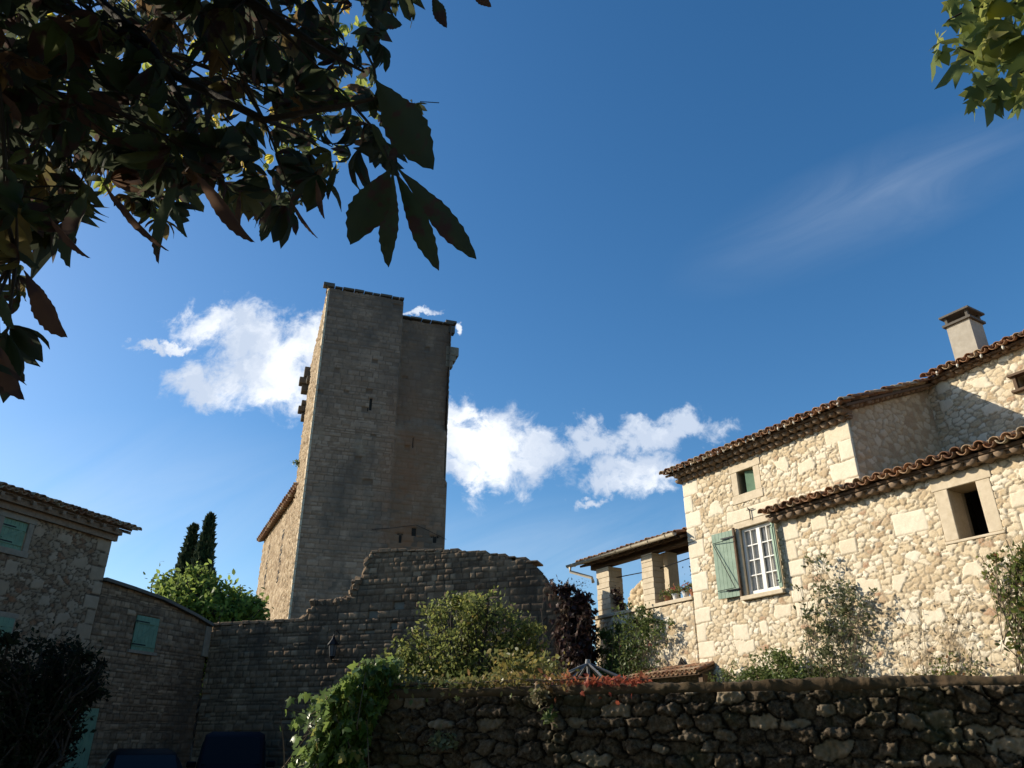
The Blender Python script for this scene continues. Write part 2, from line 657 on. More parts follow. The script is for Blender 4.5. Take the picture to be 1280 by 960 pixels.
# rust coloured run-off below the joint of the two facings, and black lichen towards the top
nt = tm[1]
tc = nt.nodes.new('ShaderNodeTexCoord'); sp = nt.nodes.new('ShaderNodeSeparateXYZ')
dot = nt.nodes.new('ShaderNodeVectorMath'); dot.operation = 'DOT_PRODUCT'
nt.links.new(tc.outputs['Object'], dot.inputs[0]); dot.inputs[1].default_value = tuple(az(71.2))
nt.links.new(tc.outputs['Object'], sp.inputs[0])


def band(nt, src, a, b, c, d):
    x = maprange(nt, src, a, b); y = maprange(nt, src, c, d, 1, 0)
    n = nt.nodes.new('ShaderNodeMath'); n.operation = 'MULTIPLY'
    nt.links.new(x, n.inputs[0]); nt.links.new(y, n.inputs[1])
    return n.outputs[0]


def mul(nt, a, b):
    n = nt.nodes.new('ShaderNodeMath'); n.operation = 'MULTIPLY'
    for i, x in enumerate((a, b)):
        if isinstance(x, (int, float)):
            n.inputs[i].default_value = x
        else:
            nt.links.new(x, n.inputs[i])
    return n.outputs[0]


bu = band(nt, dot.outputs['Value'], 4.0, 6.2, 6.4, 9.0)
bv = band(nt, sp.outputs['Z'], 9.0, 12.0, 20.0, 26.0)
nn = maprange(nt, nnoise(nt, 0.5, 5, 0.65), 0.30, 0.52)
fac = mul(nt, mul(nt, mul(nt, bu, bv), nn), 0.8)
c2 = mixc(nt, fac, tm[3], (0.28, 0.115, 0.05))
rgt = mul(nt, maprange(nt, dot.outputs['Value'], 5.10, 5.40), maprange(nt, nnoise(nt, 0.9, 5, 0.65), 0.3, 0.6, 0.1, 0.65))
c2 = mixc(nt, rgt, c2, (0.23, 0.135, 0.078))
bl = mul(nt, maprange(nt, sp.outputs['Z'], 19.0, 27.0), maprange(nt, nnoise(nt, 0.8, 6, 0.7), 0.30, 0.62, 0.1, 0.72))
c2 = mixc(nt, bl, c2, (0.115, 0.09, 0.072))
dk = mul(nt, maprange(nt, attr(nt, 'rid'), 0.50, 0.56), mul(nt, maprange(nt, sp.outputs['Z'], 18.0, 12.5), maprange(nt, nnoise(nt, 0.55, 4, 0.6), 0.42, 0.56)))
c2 = mixc(nt, mul(nt, dk, 0.75), c2, (0.10, 0.08, 0.06))
nt.links.new(c2, tm[2].inputs['Base Color'])
M['tower_side'] = stone_mat('tower_side_stone', [(0.0, (0.20, 0.13, 0.07)), (0.5, (0.38, 0.28, 0.17)), (1.0, (0.52, 0.41, 0.27))], (0.26, 0.18, 0.11), fine=5, bumpd=0.03)[0]
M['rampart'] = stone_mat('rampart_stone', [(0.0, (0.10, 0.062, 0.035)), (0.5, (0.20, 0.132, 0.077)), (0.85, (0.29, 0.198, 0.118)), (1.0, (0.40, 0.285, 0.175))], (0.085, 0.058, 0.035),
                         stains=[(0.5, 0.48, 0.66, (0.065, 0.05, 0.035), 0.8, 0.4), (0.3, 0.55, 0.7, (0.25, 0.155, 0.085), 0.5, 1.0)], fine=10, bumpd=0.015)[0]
M['left'] = stone_mat('left_house_stone', [(0.0, (0.11, 0.07, 0.04)), (0.1, (0.22, 0.10, 0.045)), (0.2, (0.19, 0.13, 0.076)), (0.6, (0.26, 0.185, 0.112)), (1.0, (0.37, 0.28, 0.185))], (0.085, 0.058, 0.036),
                      stains=[(0.4, 0.52, 0.7, (0.10, 0.095, 0.075), 0.5, 0.6)], fine=12, bumpd=0.01)[0]
M['garden'] = stone_mat('garden_wall_stone', [(0.0, (0.02, 0.013, 0.007)), (0.6, (0.04, 0.027, 0.015)), (0.84, (0.075, 0.053, 0.032)), (1.0, (0.28, 0.22, 0.15))], (0.012, 0.008, 0.005),  # tree shade put into the dark stone colours, palest stones stand for sun flecks
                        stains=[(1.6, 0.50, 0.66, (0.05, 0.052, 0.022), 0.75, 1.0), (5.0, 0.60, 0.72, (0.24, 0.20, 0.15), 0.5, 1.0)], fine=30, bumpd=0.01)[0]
M['coping'] = plain('coping_mortar', (0.11, 0.072, 0.04), 0.95, scale=5, bumpd=0.02, dark=(0.05, 0.038, 0.02))
M['dressed'] = plain('dressed_limestone', (0.66, 0.56, 0.41), 0.9, scale=7, bumpd=0.006, dark=(0.50, 0.41, 0.28))
M['dressed_dk'] = plain('weathered_dressed_stone', (0.30, 0.25, 0.18), 0.9, scale=7, bumpd=0.006, dark=(0.2, 0.165, 0.12))
M['render'] = plain('grey_render', (0.42, 0.38, 0.31), 0.9, scale=8, bumpd=0.004, dark=(0.33, 0.29, 0.23))
M['mortar'] = plain('white_mortar', (0.72, 0.68, 0.58), 0.9, scale=14, bumpd=0.004)
M['genoise'] = plain('genoise_mortar', (0.26, 0.19, 0.13), 0.9, scale=14, bumpd=0.004, dark=(0.16, 0.11, 0.07))
M['wood'] = plain('old_brown_wood', (0.13, 0.08, 0.045), 0.75, scale=10, bumpd=0.003)
M['bark'] = plain('bark', (0.045, 0.036, 0.028), 0.95, scale=14, bumpd=0.01)
M['stem'] = plain('grey_stem', (0.16, 0.125, 0.085), 0.9, scale=20)
M['green'] = plain('sage_green_paint', (0.31, 0.405, 0.31), 0.7, scale=5, dark=(0.22, 0.30, 0.22))
M['green_dk'] = plain('sea_green_paint', (0.17, 0.285, 0.185), 0.75, scale=5, dark=(0.12, 0.20, 0.13))
M['white'] = plain('white_window_paint', (0.76, 0.75, 0.70), 0.45, var=0.08, scale=8)
M['iron'] = plain('black_iron', (0.02, 0.02, 0.022), 0.5, metal=0.6, scale=20)
M['zinc'] = plain('beige_gutter', (0.52, 0.46, 0.35), 0.5, scale=10, dark=(0.40, 0.34, 0.25), spec=0.4)
M['greymetal'] = plain('grey_metal', (0.20, 0.20, 0.20), 0.45, metal=0.5, scale=20)
M['dark'] = plain('dark_interior', (0.03, 0.025, 0.02), 0.95)
M['concrete'] = plain('dark_concrete', (0.13, 0.115, 0.095), 0.9, scale=12, bumpd=0.006)
M['curtain'] = plain('white_net_curtain', (0.70, 0.68, 0.62), 0.9, var=0.2, scale=4)
M['pot'] = plain('terracotta_pot', (0.34, 0.15, 0.08), 0.8, scale=12)
M['potw'] = plain('white_pot', (0.7, 0.7, 0.68), 0.5, scale=12, var=0.1)
M['rubber'] = plain('tyre_rubber', (0.02, 0.02, 0.02), 0.8)
M['carblack'] = plain('black_car_paint', (0.003, 0.003, 0.0035), 0.6, var=0.05, spec=0.06)
M['vanblue'] = plain('dark_blue_van_paint', (0.004, 0.0045, 0.010), 0.6, var=0.05, spec=0.06)
M['lampglass'] = plain('frosted_lamp_glass', (0.12, 0.12, 0.12), 0.3, var=0.1, spec=0.5)
M['redlens'] = plain('red_lens', (0.3, 0.01, 0.01), 0.2, spec=0.5)
m, nt, p, o = mat_new('window_glass')
p.inputs['Base Color'].default_value = (0.02, 0.025, 0.03, 1)
p.inputs['Roughness'].default_value = 0.06
p.inputs['Specular IOR Level'].default_value = 0.6
p.inputs['Alpha'].default_value = 0.45
p.inputs['Alpha'].default_value = 0.14
M['glass'] = m
m, nt, p, o = mat_new('car_glass')
p.inputs['Base Color'].default_value = (0.004, 0.004, 0.005, 1)
p.inputs['Roughness'].default_value = 0.15
p.inputs['Specular IOR Level'].default_value = 0.12
M['carglass'] = m
# terracotta canal tiles: colour by tile plus lichen
m, nt, p, o = mat_new('canal_tile')
tcol = ramp(nt, attr(nt, 'rid'), [(0, (0.17, 0.085, 0.05)), (0.35, (0.29, 0.145, 0.075)), (0.65, (0.36, 0.20, 0.11)), (0.85, (0.40, 0.27, 0.16)), (1, (0.42, 0.34, 0.23))])
tn = nnoise(nt, 9, 5, 0.7)
tcol = mixc(nt, maprange(nt, tn, 0.48, 0.66, 0, 0.75), tcol, (0.13, 0.115, 0.085))
nt.links.new(tcol, p.inputs['Base Color'])
p.inputs['Roughness'].default_value = 0.9
bump(nt, p, tn, 0.6, 0.01)
M['tile'] = m
m, nt, p, o = mat_new('ground_gravel')
g1 = nnoise(nt, 0.6, 6, 0.65); g2 = nnoise(nt, 30, 4, 0.6)
gc = mixc(nt, maprange(nt, g1, 0.35, 0.65), (0.09, 0.075, 0.05), (0.055, 0.055, 0.03))
gc = mixc(nt, maprange(nt, g2, 0.4, 0.7, 0, 0.5), gc, (0.12, 0.105, 0.08))
nt.links.new(gc, p.inputs['Base Color']); p.inputs['Roughness'].default_value = 0.95
bump(nt, p, g2, 0.6, 0.02)
M['ground'] = m

GRN = [(0, (0.045, 0.075, 0.016)), (0.5, (0.085, 0.13, 0.026)), (1, (0.15, 0.19, 0.04))]
M['lf_fruit'] = leaf_mat('fruit_tree_leaf', [(0, (0.07, 0.10, 0.016)), (0.6, (0.155, 0.185, 0.028)), (0.93, (0.23, 0.23, 0.04)), (1, (0.26, 0.18, 0.03))], 0.55)
M['lf_shrub'] = leaf_mat('shrub_leaf', GRN, 0.4)
M['lf_rosemary'] = leaf_mat('grey_green_leaf', [(0, (0.07, 0.09, 0.045)), (0.6, (0.12, 0.14, 0.07)), (1, (0.20, 0.21, 0.11))], 0.3)
M['lf_rose'] = leaf_mat('rose_leaf', [(0, (0.05, 0.08, 0.016)), (0.7, (0.12, 0.16, 0.03)), (0.9, (0.20, 0.20, 0.04)), (1, (0.24, 0.08, 0.03))], 0.4)
M['lf_dry'] = leaf_mat('dry_leaf', [(0, (0.16, 0.12, 0.07)), (0.6, (0.24, 0.19, 0.11)), (1, (0.15, 0.16, 0.06))], 0.3)
M['lf_bright'] = leaf_mat('bright_tree_leaf', [(0, (0.08, 0.13, 0.015)), (0.5, (0.16, 0.23, 0.025)), (1, (0.24, 0.31, 0.04))], 0.6)
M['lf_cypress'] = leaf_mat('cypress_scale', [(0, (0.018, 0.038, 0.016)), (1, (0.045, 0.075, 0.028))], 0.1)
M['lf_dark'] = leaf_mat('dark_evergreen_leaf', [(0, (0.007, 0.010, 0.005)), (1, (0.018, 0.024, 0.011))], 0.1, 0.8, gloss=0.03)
M['lf_ivy'] = leaf_mat('creeper_leaf', [(0, (0.04, 0.085, 0.012)), (0.6, (0.09, 0.16, 0.02)), (0.88, (0.17, 0.24, 0.03)), (1, (0.30, 0.20, 0.05))], 0.45, rough=0.35, gloss=0.5)
M['lf_red'] = leaf_mat('autumn_creeper_leaf', [(0, (0.09, 0.12, 0.025)), (0.35, (0.26, 0.19, 0.05)), (0.6, (0.34, 0.13, 0.06)), (1, (0.40, 0.07, 0.035))], 0.35, rough=0.4)
M['lf_yellow'] = leaf_mat('yellowing_leaf', [(0, (0.08, 0.10, 0.02)), (0.6, (0.20, 0.19, 0.035)), (1, (0.32, 0.21, 0.05))], 0.4)
M['lf_wine'] = leaf_mat('dark_red_creeper_leaf', [(0, (0.022, 0.012, 0.010)), (0.7, (0.055, 0.018, 0.015)), (1, (0.10, 0.05, 0.03))], 0.2)
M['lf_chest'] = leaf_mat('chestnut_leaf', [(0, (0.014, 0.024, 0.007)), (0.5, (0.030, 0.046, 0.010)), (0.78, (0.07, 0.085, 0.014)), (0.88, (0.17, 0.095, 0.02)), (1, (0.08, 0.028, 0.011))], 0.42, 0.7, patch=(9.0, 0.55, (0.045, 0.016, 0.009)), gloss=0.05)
M['lf_sun_toned'] = leaf_mat('sun_toned_chestnut_leaf', [(0, (0.12, 0.16, 0.02)), (0.7, (0.30, 0.33, 0.04)), (0.85, (0.5, 0.42, 0.04)), (1, (0.5, 0.27, 0.04))], 0.7, 0.6)  # backlit sun put into the leaf colour as bright yellow green
M['lf_plane'] = leaf_mat('plane_leaf', [(0, (0.06, 0.10, 0.015)), (0.6, (0.15, 0.19, 0.028)), (1, (0.30, 0.29, 0.05))], 0.6)
M['flower'] = leaf_mat('pink_red_petals', [(0, (0.45, 0.03, 0.04)), (0.5, (0.55, 0.12, 0.16)), (1, (0.6, 0.35, 0.1))], 0.3)


# ------------------------------------------------------------------ leaves
def tmpl_ovate():
    # folded ovate leaf along +X, length 1
    xs = [0, 0.3, 0.65, 1.0]; w = [0.02, 0.26, 0.22, 0.0]
    V = []
    for x, a in zip(xs, w):
        V += [(x, a, 0.10 * a * 4 * 0.3 - 0.12 * x * x), (x, 0, -0.12 * x * x), (x, -a, 0.10 * a * 4 * 0.3 - 0.12 * x * x)]
    Fc = []
    for i in range(3):
        b = i * 3
        Fc += [(b, b + 1, b + 4, b + 3), (b + 1, b + 2, b + 5, b + 4)]
    return np.array(V), np.array(Fc)


def tmpl_simple():
    V = [(0, 0, 0), (0.45, 0.27, 0.06), (1, 0, -0.08), (0.45, -0.27, 0.06)]
    return np.array(V, float), np.array([(0, 1, 2, 3)])


def tmpl_lobed(fold=0.1):
    # palmate lobed leaf (plane / vine): fan around the petiole point
    ang = [-150, -118, -95, -62, -45, -24, 0, 24, 45, 62, 95, 118, 150]
    rad = [0.22, 0.42, 0.26, 0.60, 0.34, 0.50, 0.78, 0.50, 0.34, 0.60, 0.26, 0.42, 0.22]
    V = [(0, 0, 0)]
    for a, r in zip(ang, rad):
        a = math.radians(a)
        V.append((0.25 + r * math.cos(a), r * math.sin(a), -fold * r * r - 0.08 * (r > 0.4)))
    V[0] = (0.25, 0, 0.03)
    Fc = []
    n = len(ang)
    for i in range(1, n, 2):
        Fc.append((0, i, i + 1, i + 2 if i + 2 <= n else i + 1))
    Fc = [f for f in Fc if len(set(f)) == 4]
    return np.array(V), np.array(Fc)


def tmpl_leaflet(curl=0.5, seg=7, wid=0.19, twist=0.0, rs=None, ex=1.35):
    """obovate horse-chestnut leaflet with a toothed, curling blade, along +X length 1"""
    V = []; Fc = []
    for i in range(seg + 1):
        t = i / seg
        w = wid * (math.sin(math.pi * min(1, t ** ex)) ** 0.8) * (1.0 if t < 0.97 else 0.2) + 0.006
        w *= (1 + (0.07 if i % 2 else -0.04))
        zc = -curl * t * t * 0.35
        xs = t - curl * 0.12 * t ** 3
        f = w * 0.45
        tw = twist * t
        for s in (-1, -0.5, 0, 0.5, 1):
            yy = s * w; zz = abs(s) * f
            yy, zz = yy * math.cos(tw) - zz * math.sin(tw), yy * math.sin(tw) + zz * math.cos(tw)
            V.append((xs - (0.012 if abs(s) == 1 and i % 2 == 0 else 0), yy, zz + zc))
    for i in range(seg):
        for k in range(4):
            b = i * 5 + k
            Fc.append((b, b + 1, b + 6, b + 5))
    V = np.array(V)
    V[:, 2] += 0.012 * np.sin(V[:, 0] * 21 + seg)
    return V, np.array(Fc)


def tmpl_chestnut(rs, hang=0.6, seg=6, n=6, lo=False):
    VV = []; FF = []; c = 0
    for k in range(n):
        a = math.radians(-105 + 210 * (k + 0.5) / n + rs.uniform(-8, 8))
        L = 0.62 + 0.38 * math.cos(a * 0.75) + rs.uniform(-0.08, 0.08)
        if lo:
            v, f = tmpl_simple(); v = v * np.array([1, 0.75, 1])
        else:
            v, f = tmpl_leaflet(rs.uniform(0.2, 1.9), seg, rs.uniform(0.12, 0.20), rs.uniform(-1.1, 1.1))
        v = v * L
        # droop
        dr = hang * rs.uniform(0.4, 1.3)
        x, z = v[:, 0] * math.cos(dr) + v[:, 2] * math.sin(dr), -v[:, 0] * math.sin(dr) + v[:, 2] * math.cos(dr)
        y = v[:, 1]
        VV.append(np.stack([x * math.cos(a) - y * math.sin(a), x * math.sin(a) + y * math.cos(a), z], 1))
        FF.append(f + c); c += len(v)
    return np.concatenate(VV), np.concatenate(FF)


def leaves(name, P, size, mat, tm, parent=None, seed=0, dirs=None, up=0.3, hang=0.0, lr=None, jit=0.4, loc=None):
    """P: N points; one template leaf at each, random basis; size mean length in m"""
    rs = np.random.default_rng(seed)
    tms = tm if isinstance(tm, list) else [tm]
    N = len(P)
    if dirs is None:
        a = rs.normal(size=(N, 3)); a[:, 2] -= hang
    else:
        a = dirs + 0.35 * rs.normal(size=(N, 3))
    a /= np.linalg.norm(a, axis=1)[:, None]
    nn = rs.normal(size=(N, 3)); nn[:, 2] += up * 3
    b = np.cross(nn, a); b /= (np.linalg.norm(b, axis=1)[:, None] + 1e-9)
    c = np.cross(a, b)
    s = size * (1 + jit * (rs.random(N) * 2 - 1))
    if lr is None:
        lr = rs.random(N)
    which = rs.integers(0, len(tms), N)
    VV = []; FF = []; LR = []; base = 0
    for k, (tv, tf) in enumerate(tms):
        ii = np.nonzero(which == k)[0]
        if len(ii) == 0:
            continue
        R = np.stack([a[ii], b[ii], c[ii]], 1)           # N,3,3 rows = axes
        v = np.einsum('vk,nkj->nvj', tv, R) * s[ii, None, None] + P[ii, None, :]
        VV.append(v.reshape(-1, 3))
        f = tf[None] + (np.arange(len(ii)) * len(tv))[:, None, None] + base
        FF.append(f.reshape(-1, tf.shape[1]))
        LR.append(np.repeat(lr[ii], len(tv)))
        base += len(ii) * len(tv)
    return make(name, np.concatenate(VV), np.concatenate(FF), mat, parent, False, {'lr': np.concatenate(LR)}, loc=loc)


OV = tmpl_ovate(); SI = tmpl_simple(); LO = tmpl_lobed()


def curve(p0, p1, n=6, sag=0.0, wob=0.0, rs=None, up0=None):
    p0 = np.asarray(p0, float); p1 = np.asarray(p1, float)
    L = np.linalg.norm(p1 - p0)
    c = (p0 + p1) / 2 + Z * sag * L
    if up0 is not None:
        c = p0 + np.asarray(up0) * L * 0.5
    out = []
    for i in range(n + 1):
        t = i / n
        q = (1 - t) ** 2 * p0 + 2 * t * (1 - t) * c + t * t * p1
        if wob and rs is not None and 0 < i < n:
            q = q + rs.normal(size=3) * wob * L * 0.05
        out.append(q)
    return out


def shrub(name, label, cat, base, clumps, mat, leaf=0.05, tm=None, seed=1, stem=0.012, group=None, stem_mat=None, twigs=7, hang=0.0, up=0.3, lrf=None, flowers=0, shape=None, stem_name='stems', leaf_name='foliage'):
    """woody plant: curved stems run from the base to each clump; twigs fan out in the clump and carry the leaves.
    clumps: (centre, (rx,ry,rz), number of leaves)"""
    rs = np.random.default_rng(seed)
    t = thing(name, label, cat, base, group)
    mb = MB(); P = []
    base = np.asarray(base, float)
    for (c, r, n) in clumps:
        c = np.asarray(c, float); r = np.asarray(r, float) * np.ones(3)
        b0 = base + np.array([rs.uniform(-.08, .08), rs.uniform(-.08, .08), 0]) * (1 + 6 * stem)
        pts = curve(b0, c, 6, 0.0, 1.0, rs, up0=(0, 0, 1))
        mb.tube(pts, list(np.linspace(stem, stem * 0.4, 7)), 5)
        for k in range(twigs):
            q = rs.normal(size=3); q /= np.linalg.norm(q)
            q[2] = abs(q[2]) * 0.9 - 0.35
            end = c + q * r * rs.uniform(0.75, 1.15)
            s0 = pts[rs.integers(3, 7)]
            tw = curve(s0, end, 4, 0.06, 1.0, rs)
            mb.tube(tw, [stem * .4, stem * .33, stem * .27, stem * .2, stem * .12], 4, False)
            m = max(1, n // twigs)
            tt = rs.random(m) ** 0.7 * 4
            ii = np.minimum(tt.astype(int), 3); fr = tt - ii
            A = np.array(tw)
            pp = A[ii] * (1 - fr[:, None]) + A[ii + 1] * fr[:, None]
            spread = (0.10 + 0.22 * (1 - fr[:, None])) * r
            P.append(pp + rs.normal(size=(m, 3)) * spread)
    P = np.concatenate(P)
    if shape is not None:
        P = P[shape(P)]
    mb.build(stem_name, stem_mat or M['stem'], t, True)
    lr = None if lrf is None else lrf(P, rs)
    leaves(leaf_name, P, leaf, mat, tm or OV, t, seed + 5, hang=hang, up=up, lr=lr)
    if flowers:
        ii = rs.choice(len(P), flowers, replace=False)
        Q = np.repeat(P[ii], 7, 0) + rs.normal(size=(flowers * 7, 3)) * 0.02
        leaves('blossoms', Q, 0.045, M['flower'], SI, t, seed + 9)
    return t


# ------------------------------------------------------------------ roof tiles
def tile_tmpl(r0, r1, L, th=0.014, seg=6, inv=False):
    V = []; Fc = []
    for (x, r) in ((0, r0), (L, r1)):
        for rr in (r, r - th):
            for k in range(seg + 1):
                a = math.pi * k / seg
                V.append((x, rr * math.cos(a), rr * math.sin(a) * 0.95))
    n = seg + 1
    for k in range(seg):
        Fc.append((k, k + 1, 2 * n + k + 1, 2 * n + k))                # outer
        Fc.append((n + k + 1, n + k, 3 * n + k, 3 * n + k + 1))        # inner
        Fc.append((k + 1, k, n + k, n + k + 1))                        # front rim
        Fc.append((2 * n + k, 2 * n + k + 1, 3 * n + k + 1, 3 * n + k))
    Fc.append((0, 2 * n, 3 * n, n)); Fc.append((n - 1, 2 * n - 1, 4 * n - 1, 3 * n - 1))
    V = np.array(V)
    if inv:
        V[:, 2] *= -1
    return V, np.array(Fc)


def tiles(name, E, ed, sd, width, slope, mat, parent, pitch=0.205, course=0.34, seed=0, r=0.088, jit=1.0, clip=None):
    """canal tile roof. E: left end of the eave, ed along the eave, sd up the slope (unit vectors)"""
    rs = np.random.default_rng(seed)
    nd = np.cross(ed, sd)
    if nd[2] < 0:
        nd = -nd
    cov = tile_tmpl(r, r * 0.80, course * 1.25)
    chn = tile_tmpl(r * 0.95, r * 1.05, course * 1.25, inv=True)
    VV = []; FF = []; RI = []; base = 0
    nc = int(width / pitch)
    nr = int(math.ceil(slope / course))
    rowj = rs.normal(size=nr) * 0.004
    for i in range(nc + 1):
        coljit = rs.normal() * 0.012 * jit
        for j in range(nr):
            for kind in (0, 1):
                x = (i + 0.5 * kind) * pitch
                if x > width:
                    continue
                y0 = j * course + coljit * (1 if kind == 0 else -1)
                if clip is not None and not clip(x, y0):
                    continue
                tv, tf = (cov if kind == 0 else chn)
                x2 = x + rs.normal() * 0.006 * jit
                yaw = rs.normal() * 0.03 * jit
                tv2 = tv.copy()
                tv2[:, 1] += tv2[:, 0] * yaw
                lift = (0.055 if kind == 0 else 0.075) + 0.012 * rs.normal() * 0.5 * jit
                tiltz = -0.05 * tv2[:, 0]
                W3 = E + ed * x2 + np.outer(tv2[:, 1], ed) + np.outer(tv2[:, 0] + y0, sd) + np.outer(tv2[:, 2] + lift + tiltz + 0.02 * j * 0, nd)
                VV.append(W3); FF.append(tf + base); base += len(tv)
                RI.append(np.full(len(tv), rs.random()))
    return make(name, np.concatenate(VV), np.concatenate(FF), mat, parent, True, {'rid': np.concatenate(RI)})


def genoise(mb, mm, O, ed, nd, width, v, rows=2, pitch=0.2, r=0.085, seed=0, up=Z, step=0.13):
    """rows of half-round tile noses corbelled out under an eave; O+v*Z is the underside; nd outward"""
    rs = np.random.default_rng(seed)
    for k in range(rows):
        dep = step * (k + 1)
        zz = v + k * 0.105
        n = int(width / pitch)
        for i in range(n + 1):
            x = i * pitch + (0.5 * pitch if k % 2 else 0)
            if x > width:
                continue
            seg = 8
            dj = dep + rs.normal() * 0.014; rj = r * (1 + rs.normal() * 0.05); hj = rs.normal() * 0.006
            V = []
            for (yy, q_) in ((-0.05, 1.0), (dj - 0.03, 1.0), (dj, 0.8)):
                for s in range(seg + 1):
                    a = math.pi + math.pi * s / seg
                    V.append(O + ed * (x + rj * q_ * math.cos(a)) + nd * yy + up * (zz + hj + r + rj * q_ * math.sin(a)))
            m = seg + 1
            Fc = [tuple(range(2 * m, 3 * m))]
            for t in range(2):
                for s in range(seg):
                    Fc.append((t * m + s, t * m + s + 1, (t + 1) * m + s + 1, (t + 1) * m + s))
            Fc.append((0, m, 2 * m - 1, m - 1)); Fc.append((m, 2 * m, 3 * m - 1, 2 * m - 1))
            mb.add(V, Fc)
        # mortar bed over the row and fill inside each nose
        mm.box(O + up * (zz + r - 0.012), ed, nd, up, (-0.05, width + 0.05), (-0.05, dep - 0.015), (0, 0.035))
        mm.box(O + up * (zz + 0.03), ed, nd, up, (-0.03, width + 0.03), (-0.05, dep - 0.07), (0, r))


# ================================================================== THE SETTING
g = MB()
g.box(np.array([0, 0, 0.0]), np.array([1., 0, 0]), np.array([0, 1., 0]), Z, (-600, 600), (-600, 900), (-0.3, 0))
gr = g.build('ground', M['ground'])
gr['kind'] = 'structure'

# ================================================================== RIGHT HOUSE
d = az(-31.3); nin = az(58.7); nout = -nin
P0 = CAM + ray(950, 700) * 16.5
HO = np.array([P0[0], P0[1], 0.0])
house = thing('stone_house', 'sunlit pale rubble stone house with sage green shutters, tiled porch and chimney', 'house', HO)
quo = []
v = 0.3
k = 0
while v < 7.5:                                    # quoins at both ends of the tall block
    h = 0.34 + 0.1 * ((k * 37) % 5) / 5
    L = 0.30 if k % 2 else 0.52
    quo.append((2.12 - L, 2.2, v, v + h))
    if v > 5.9:
        quo.append((-2.8, -2.74 + (0.34 if k % 2 else 0.62), v, v + h))
    v += h; k += 1
quo += [(-1.12, -0.72, 5.45, 5.95), (-1.0, -0.70, 5.05, 5.43), (-1.15, -0.72, 4.70, 5.03), (-1.0, -0.70, 4.2, 4.68), (-1.3, -0.75, 3.9, 4.18),
        (-0.72, 0.78, 6.10, 6.42), (0.62, 0.92, 5.2, 5.6), (-3.85, -3.2, 5.02, 5.42), (-6.1, -5.35, 4.55, 4.95), (-5.9, -5.3, 5.05, 5.3),
        (0.55, 1.0, 3.6, 3.95), (-2.4, -2.0, 4.9, 5.2), (-1.85, -1.45, 5.5, 5.8)]
win = (-0.45, 0.47, 4.50, 5.98)
swin = (-0.17, 0.32, 6.74, 7.28)
rwin = (-4.84, -4.34, 4.74, 5.63)
def grow(w, L, H, S):
    return (w[0] - L, w[1] + L, w[2] - S, w[3] + H)


front_poly = [(-9.5, 0), (2.12, 0), (2.12, 7.62), (-2.74, 7.66), (-2.74, 6.05), (-9.5, 6.15)]
hf_wall('front_wall', HO, d, nout, front_poly, 0.017, pat_rubble(0.170, 0.096, 3, A=0.015, bulge=0.004, blocks=quo, joint=0.17, jlo=0.07, off=0.008, warp=0.045,
        extra=slabs(12, -2.7, 1.7, 2.6, 7.5, 5, quo + [win, swin]) + slabs(34, -7.5, -0.8, 2.4, 5.9, 6, quo + [win, rwin])),
        M['facade'], house, holes=[grow(win, .09, .13, .08), grow(swin, .17, .16, .19), grow(rwin, .23, .23, .04)], vmin=1.2)
b = MB()
prism(b, HO, d, nout, front_poly, [win, swin, rwin], -0.035, -0.5)
b.build('wall_core', M['facade_old'], house)
# gable wall of the tall block (in the shade, seen above the wing roof)
D3 = 3.2
RS = 0.38
GO = HO + d * (-2.74)
hf_wall('gable_wall', GO, nin, -d, [(0, 5.6), (D3 + 0.1, 5.6), (D3 + 0.1, 9.0), (0, 7.74)], 0.025, pat_rubble(0.22, 0.13, 9, A=0.012, bulge=0.008),
        M['facade_old'], house)
b = MB()
prism(b, GO, nin, -d, [(0.4, 0.0), (D3, 0.0), (D3, 9.0), (0.4, 7.85)], [], -0.035, -0.4)
b.build('gable_core', M['facade_old'], house)
# far side of the tall block
b = MB()
prism(b, HO + d * 2.12, nin, d, [(0.0, 0), (D3 + 3, 0), (D3 + 3, 8.9), (D3, 8.9), (0, 7.66)], [], -0.03, -0.45)
b.build('end_wall', M['facade_old'], house)
# set back rear wall, taller
RO = HO + nin * D3
rear_poly = [(-9.5, 5.0), (2.0, 5.0), (2.0, 8.9), (-2.6, 9.05), (-9.5, 9.32)]
rvent = (-5.3, -4.62, 8.22, 8.50)
hf_wall('rear_wall', RO, d, nout, [(-9.5, 6.2), (-2.6, 6.2), (-2.6, 9.05), (-9.5, 9.32)], 0.02, pat_rubble(0.185, 0.105, 21, A=0.013, bulge=0.004, joint=0.17, jlo=0.07, extra=slabs(22, -9, -2.9, 6.6, 9.0, 9, [(-5.4, -4.5, 8.1, 8.6)])), M['facade'], house, holes=[rvent])
b = MB()
prism(b, RO, d, nout, rear_poly, [rvent], -0.035, -0.4)
b.build('rear_core', M['facade_old'], house)
b = MB()
b.box(RO, d, nout, Z, (-5.3, -4.62), (-0.4, -0.35), (8.2, 8.5))
b.build('vent_recess', M['dark'], house)
b = MB()
for zz in (8.15, 8.50):
    b.box(RO, d, nout, Z, (-5.36, -4.5), (-0.02, 0.14), (zz, zz + 0.05))
b.box(RO, d, nout, Z, (-5.0, -4.95), (-0.1, 0.06), (8.2, 8.5))
b.box(RO, d, nout, Z, (-4.62, -4.56), (-0.02, 0.08), (8.2, 8.5))
b.build('vent_shelf', M['wood'], house)
b = MB()
b.box(HO, d, nin, Z, (-9.5, 2.0), (6.5, 6.8), (0, 9.9)); b.box(HO, d, nin, Z, (-9.6, -9.4), (0, 6.8), (0, 6.0)); b.box(HO, d, nin, Z, (-9.6, -9.4), (3.2, 6.8), (0, 9.3))
b.box(HO, d, nin, Z, (-9.4, 2.0), (0.6, 6.5), (3.3, 3.5))
b.build('back_wall', M['facade_old'], house)

sl_ = RS
sdir = (nin + Z * sl_); sdir /= np.linalg.norm(sdir)


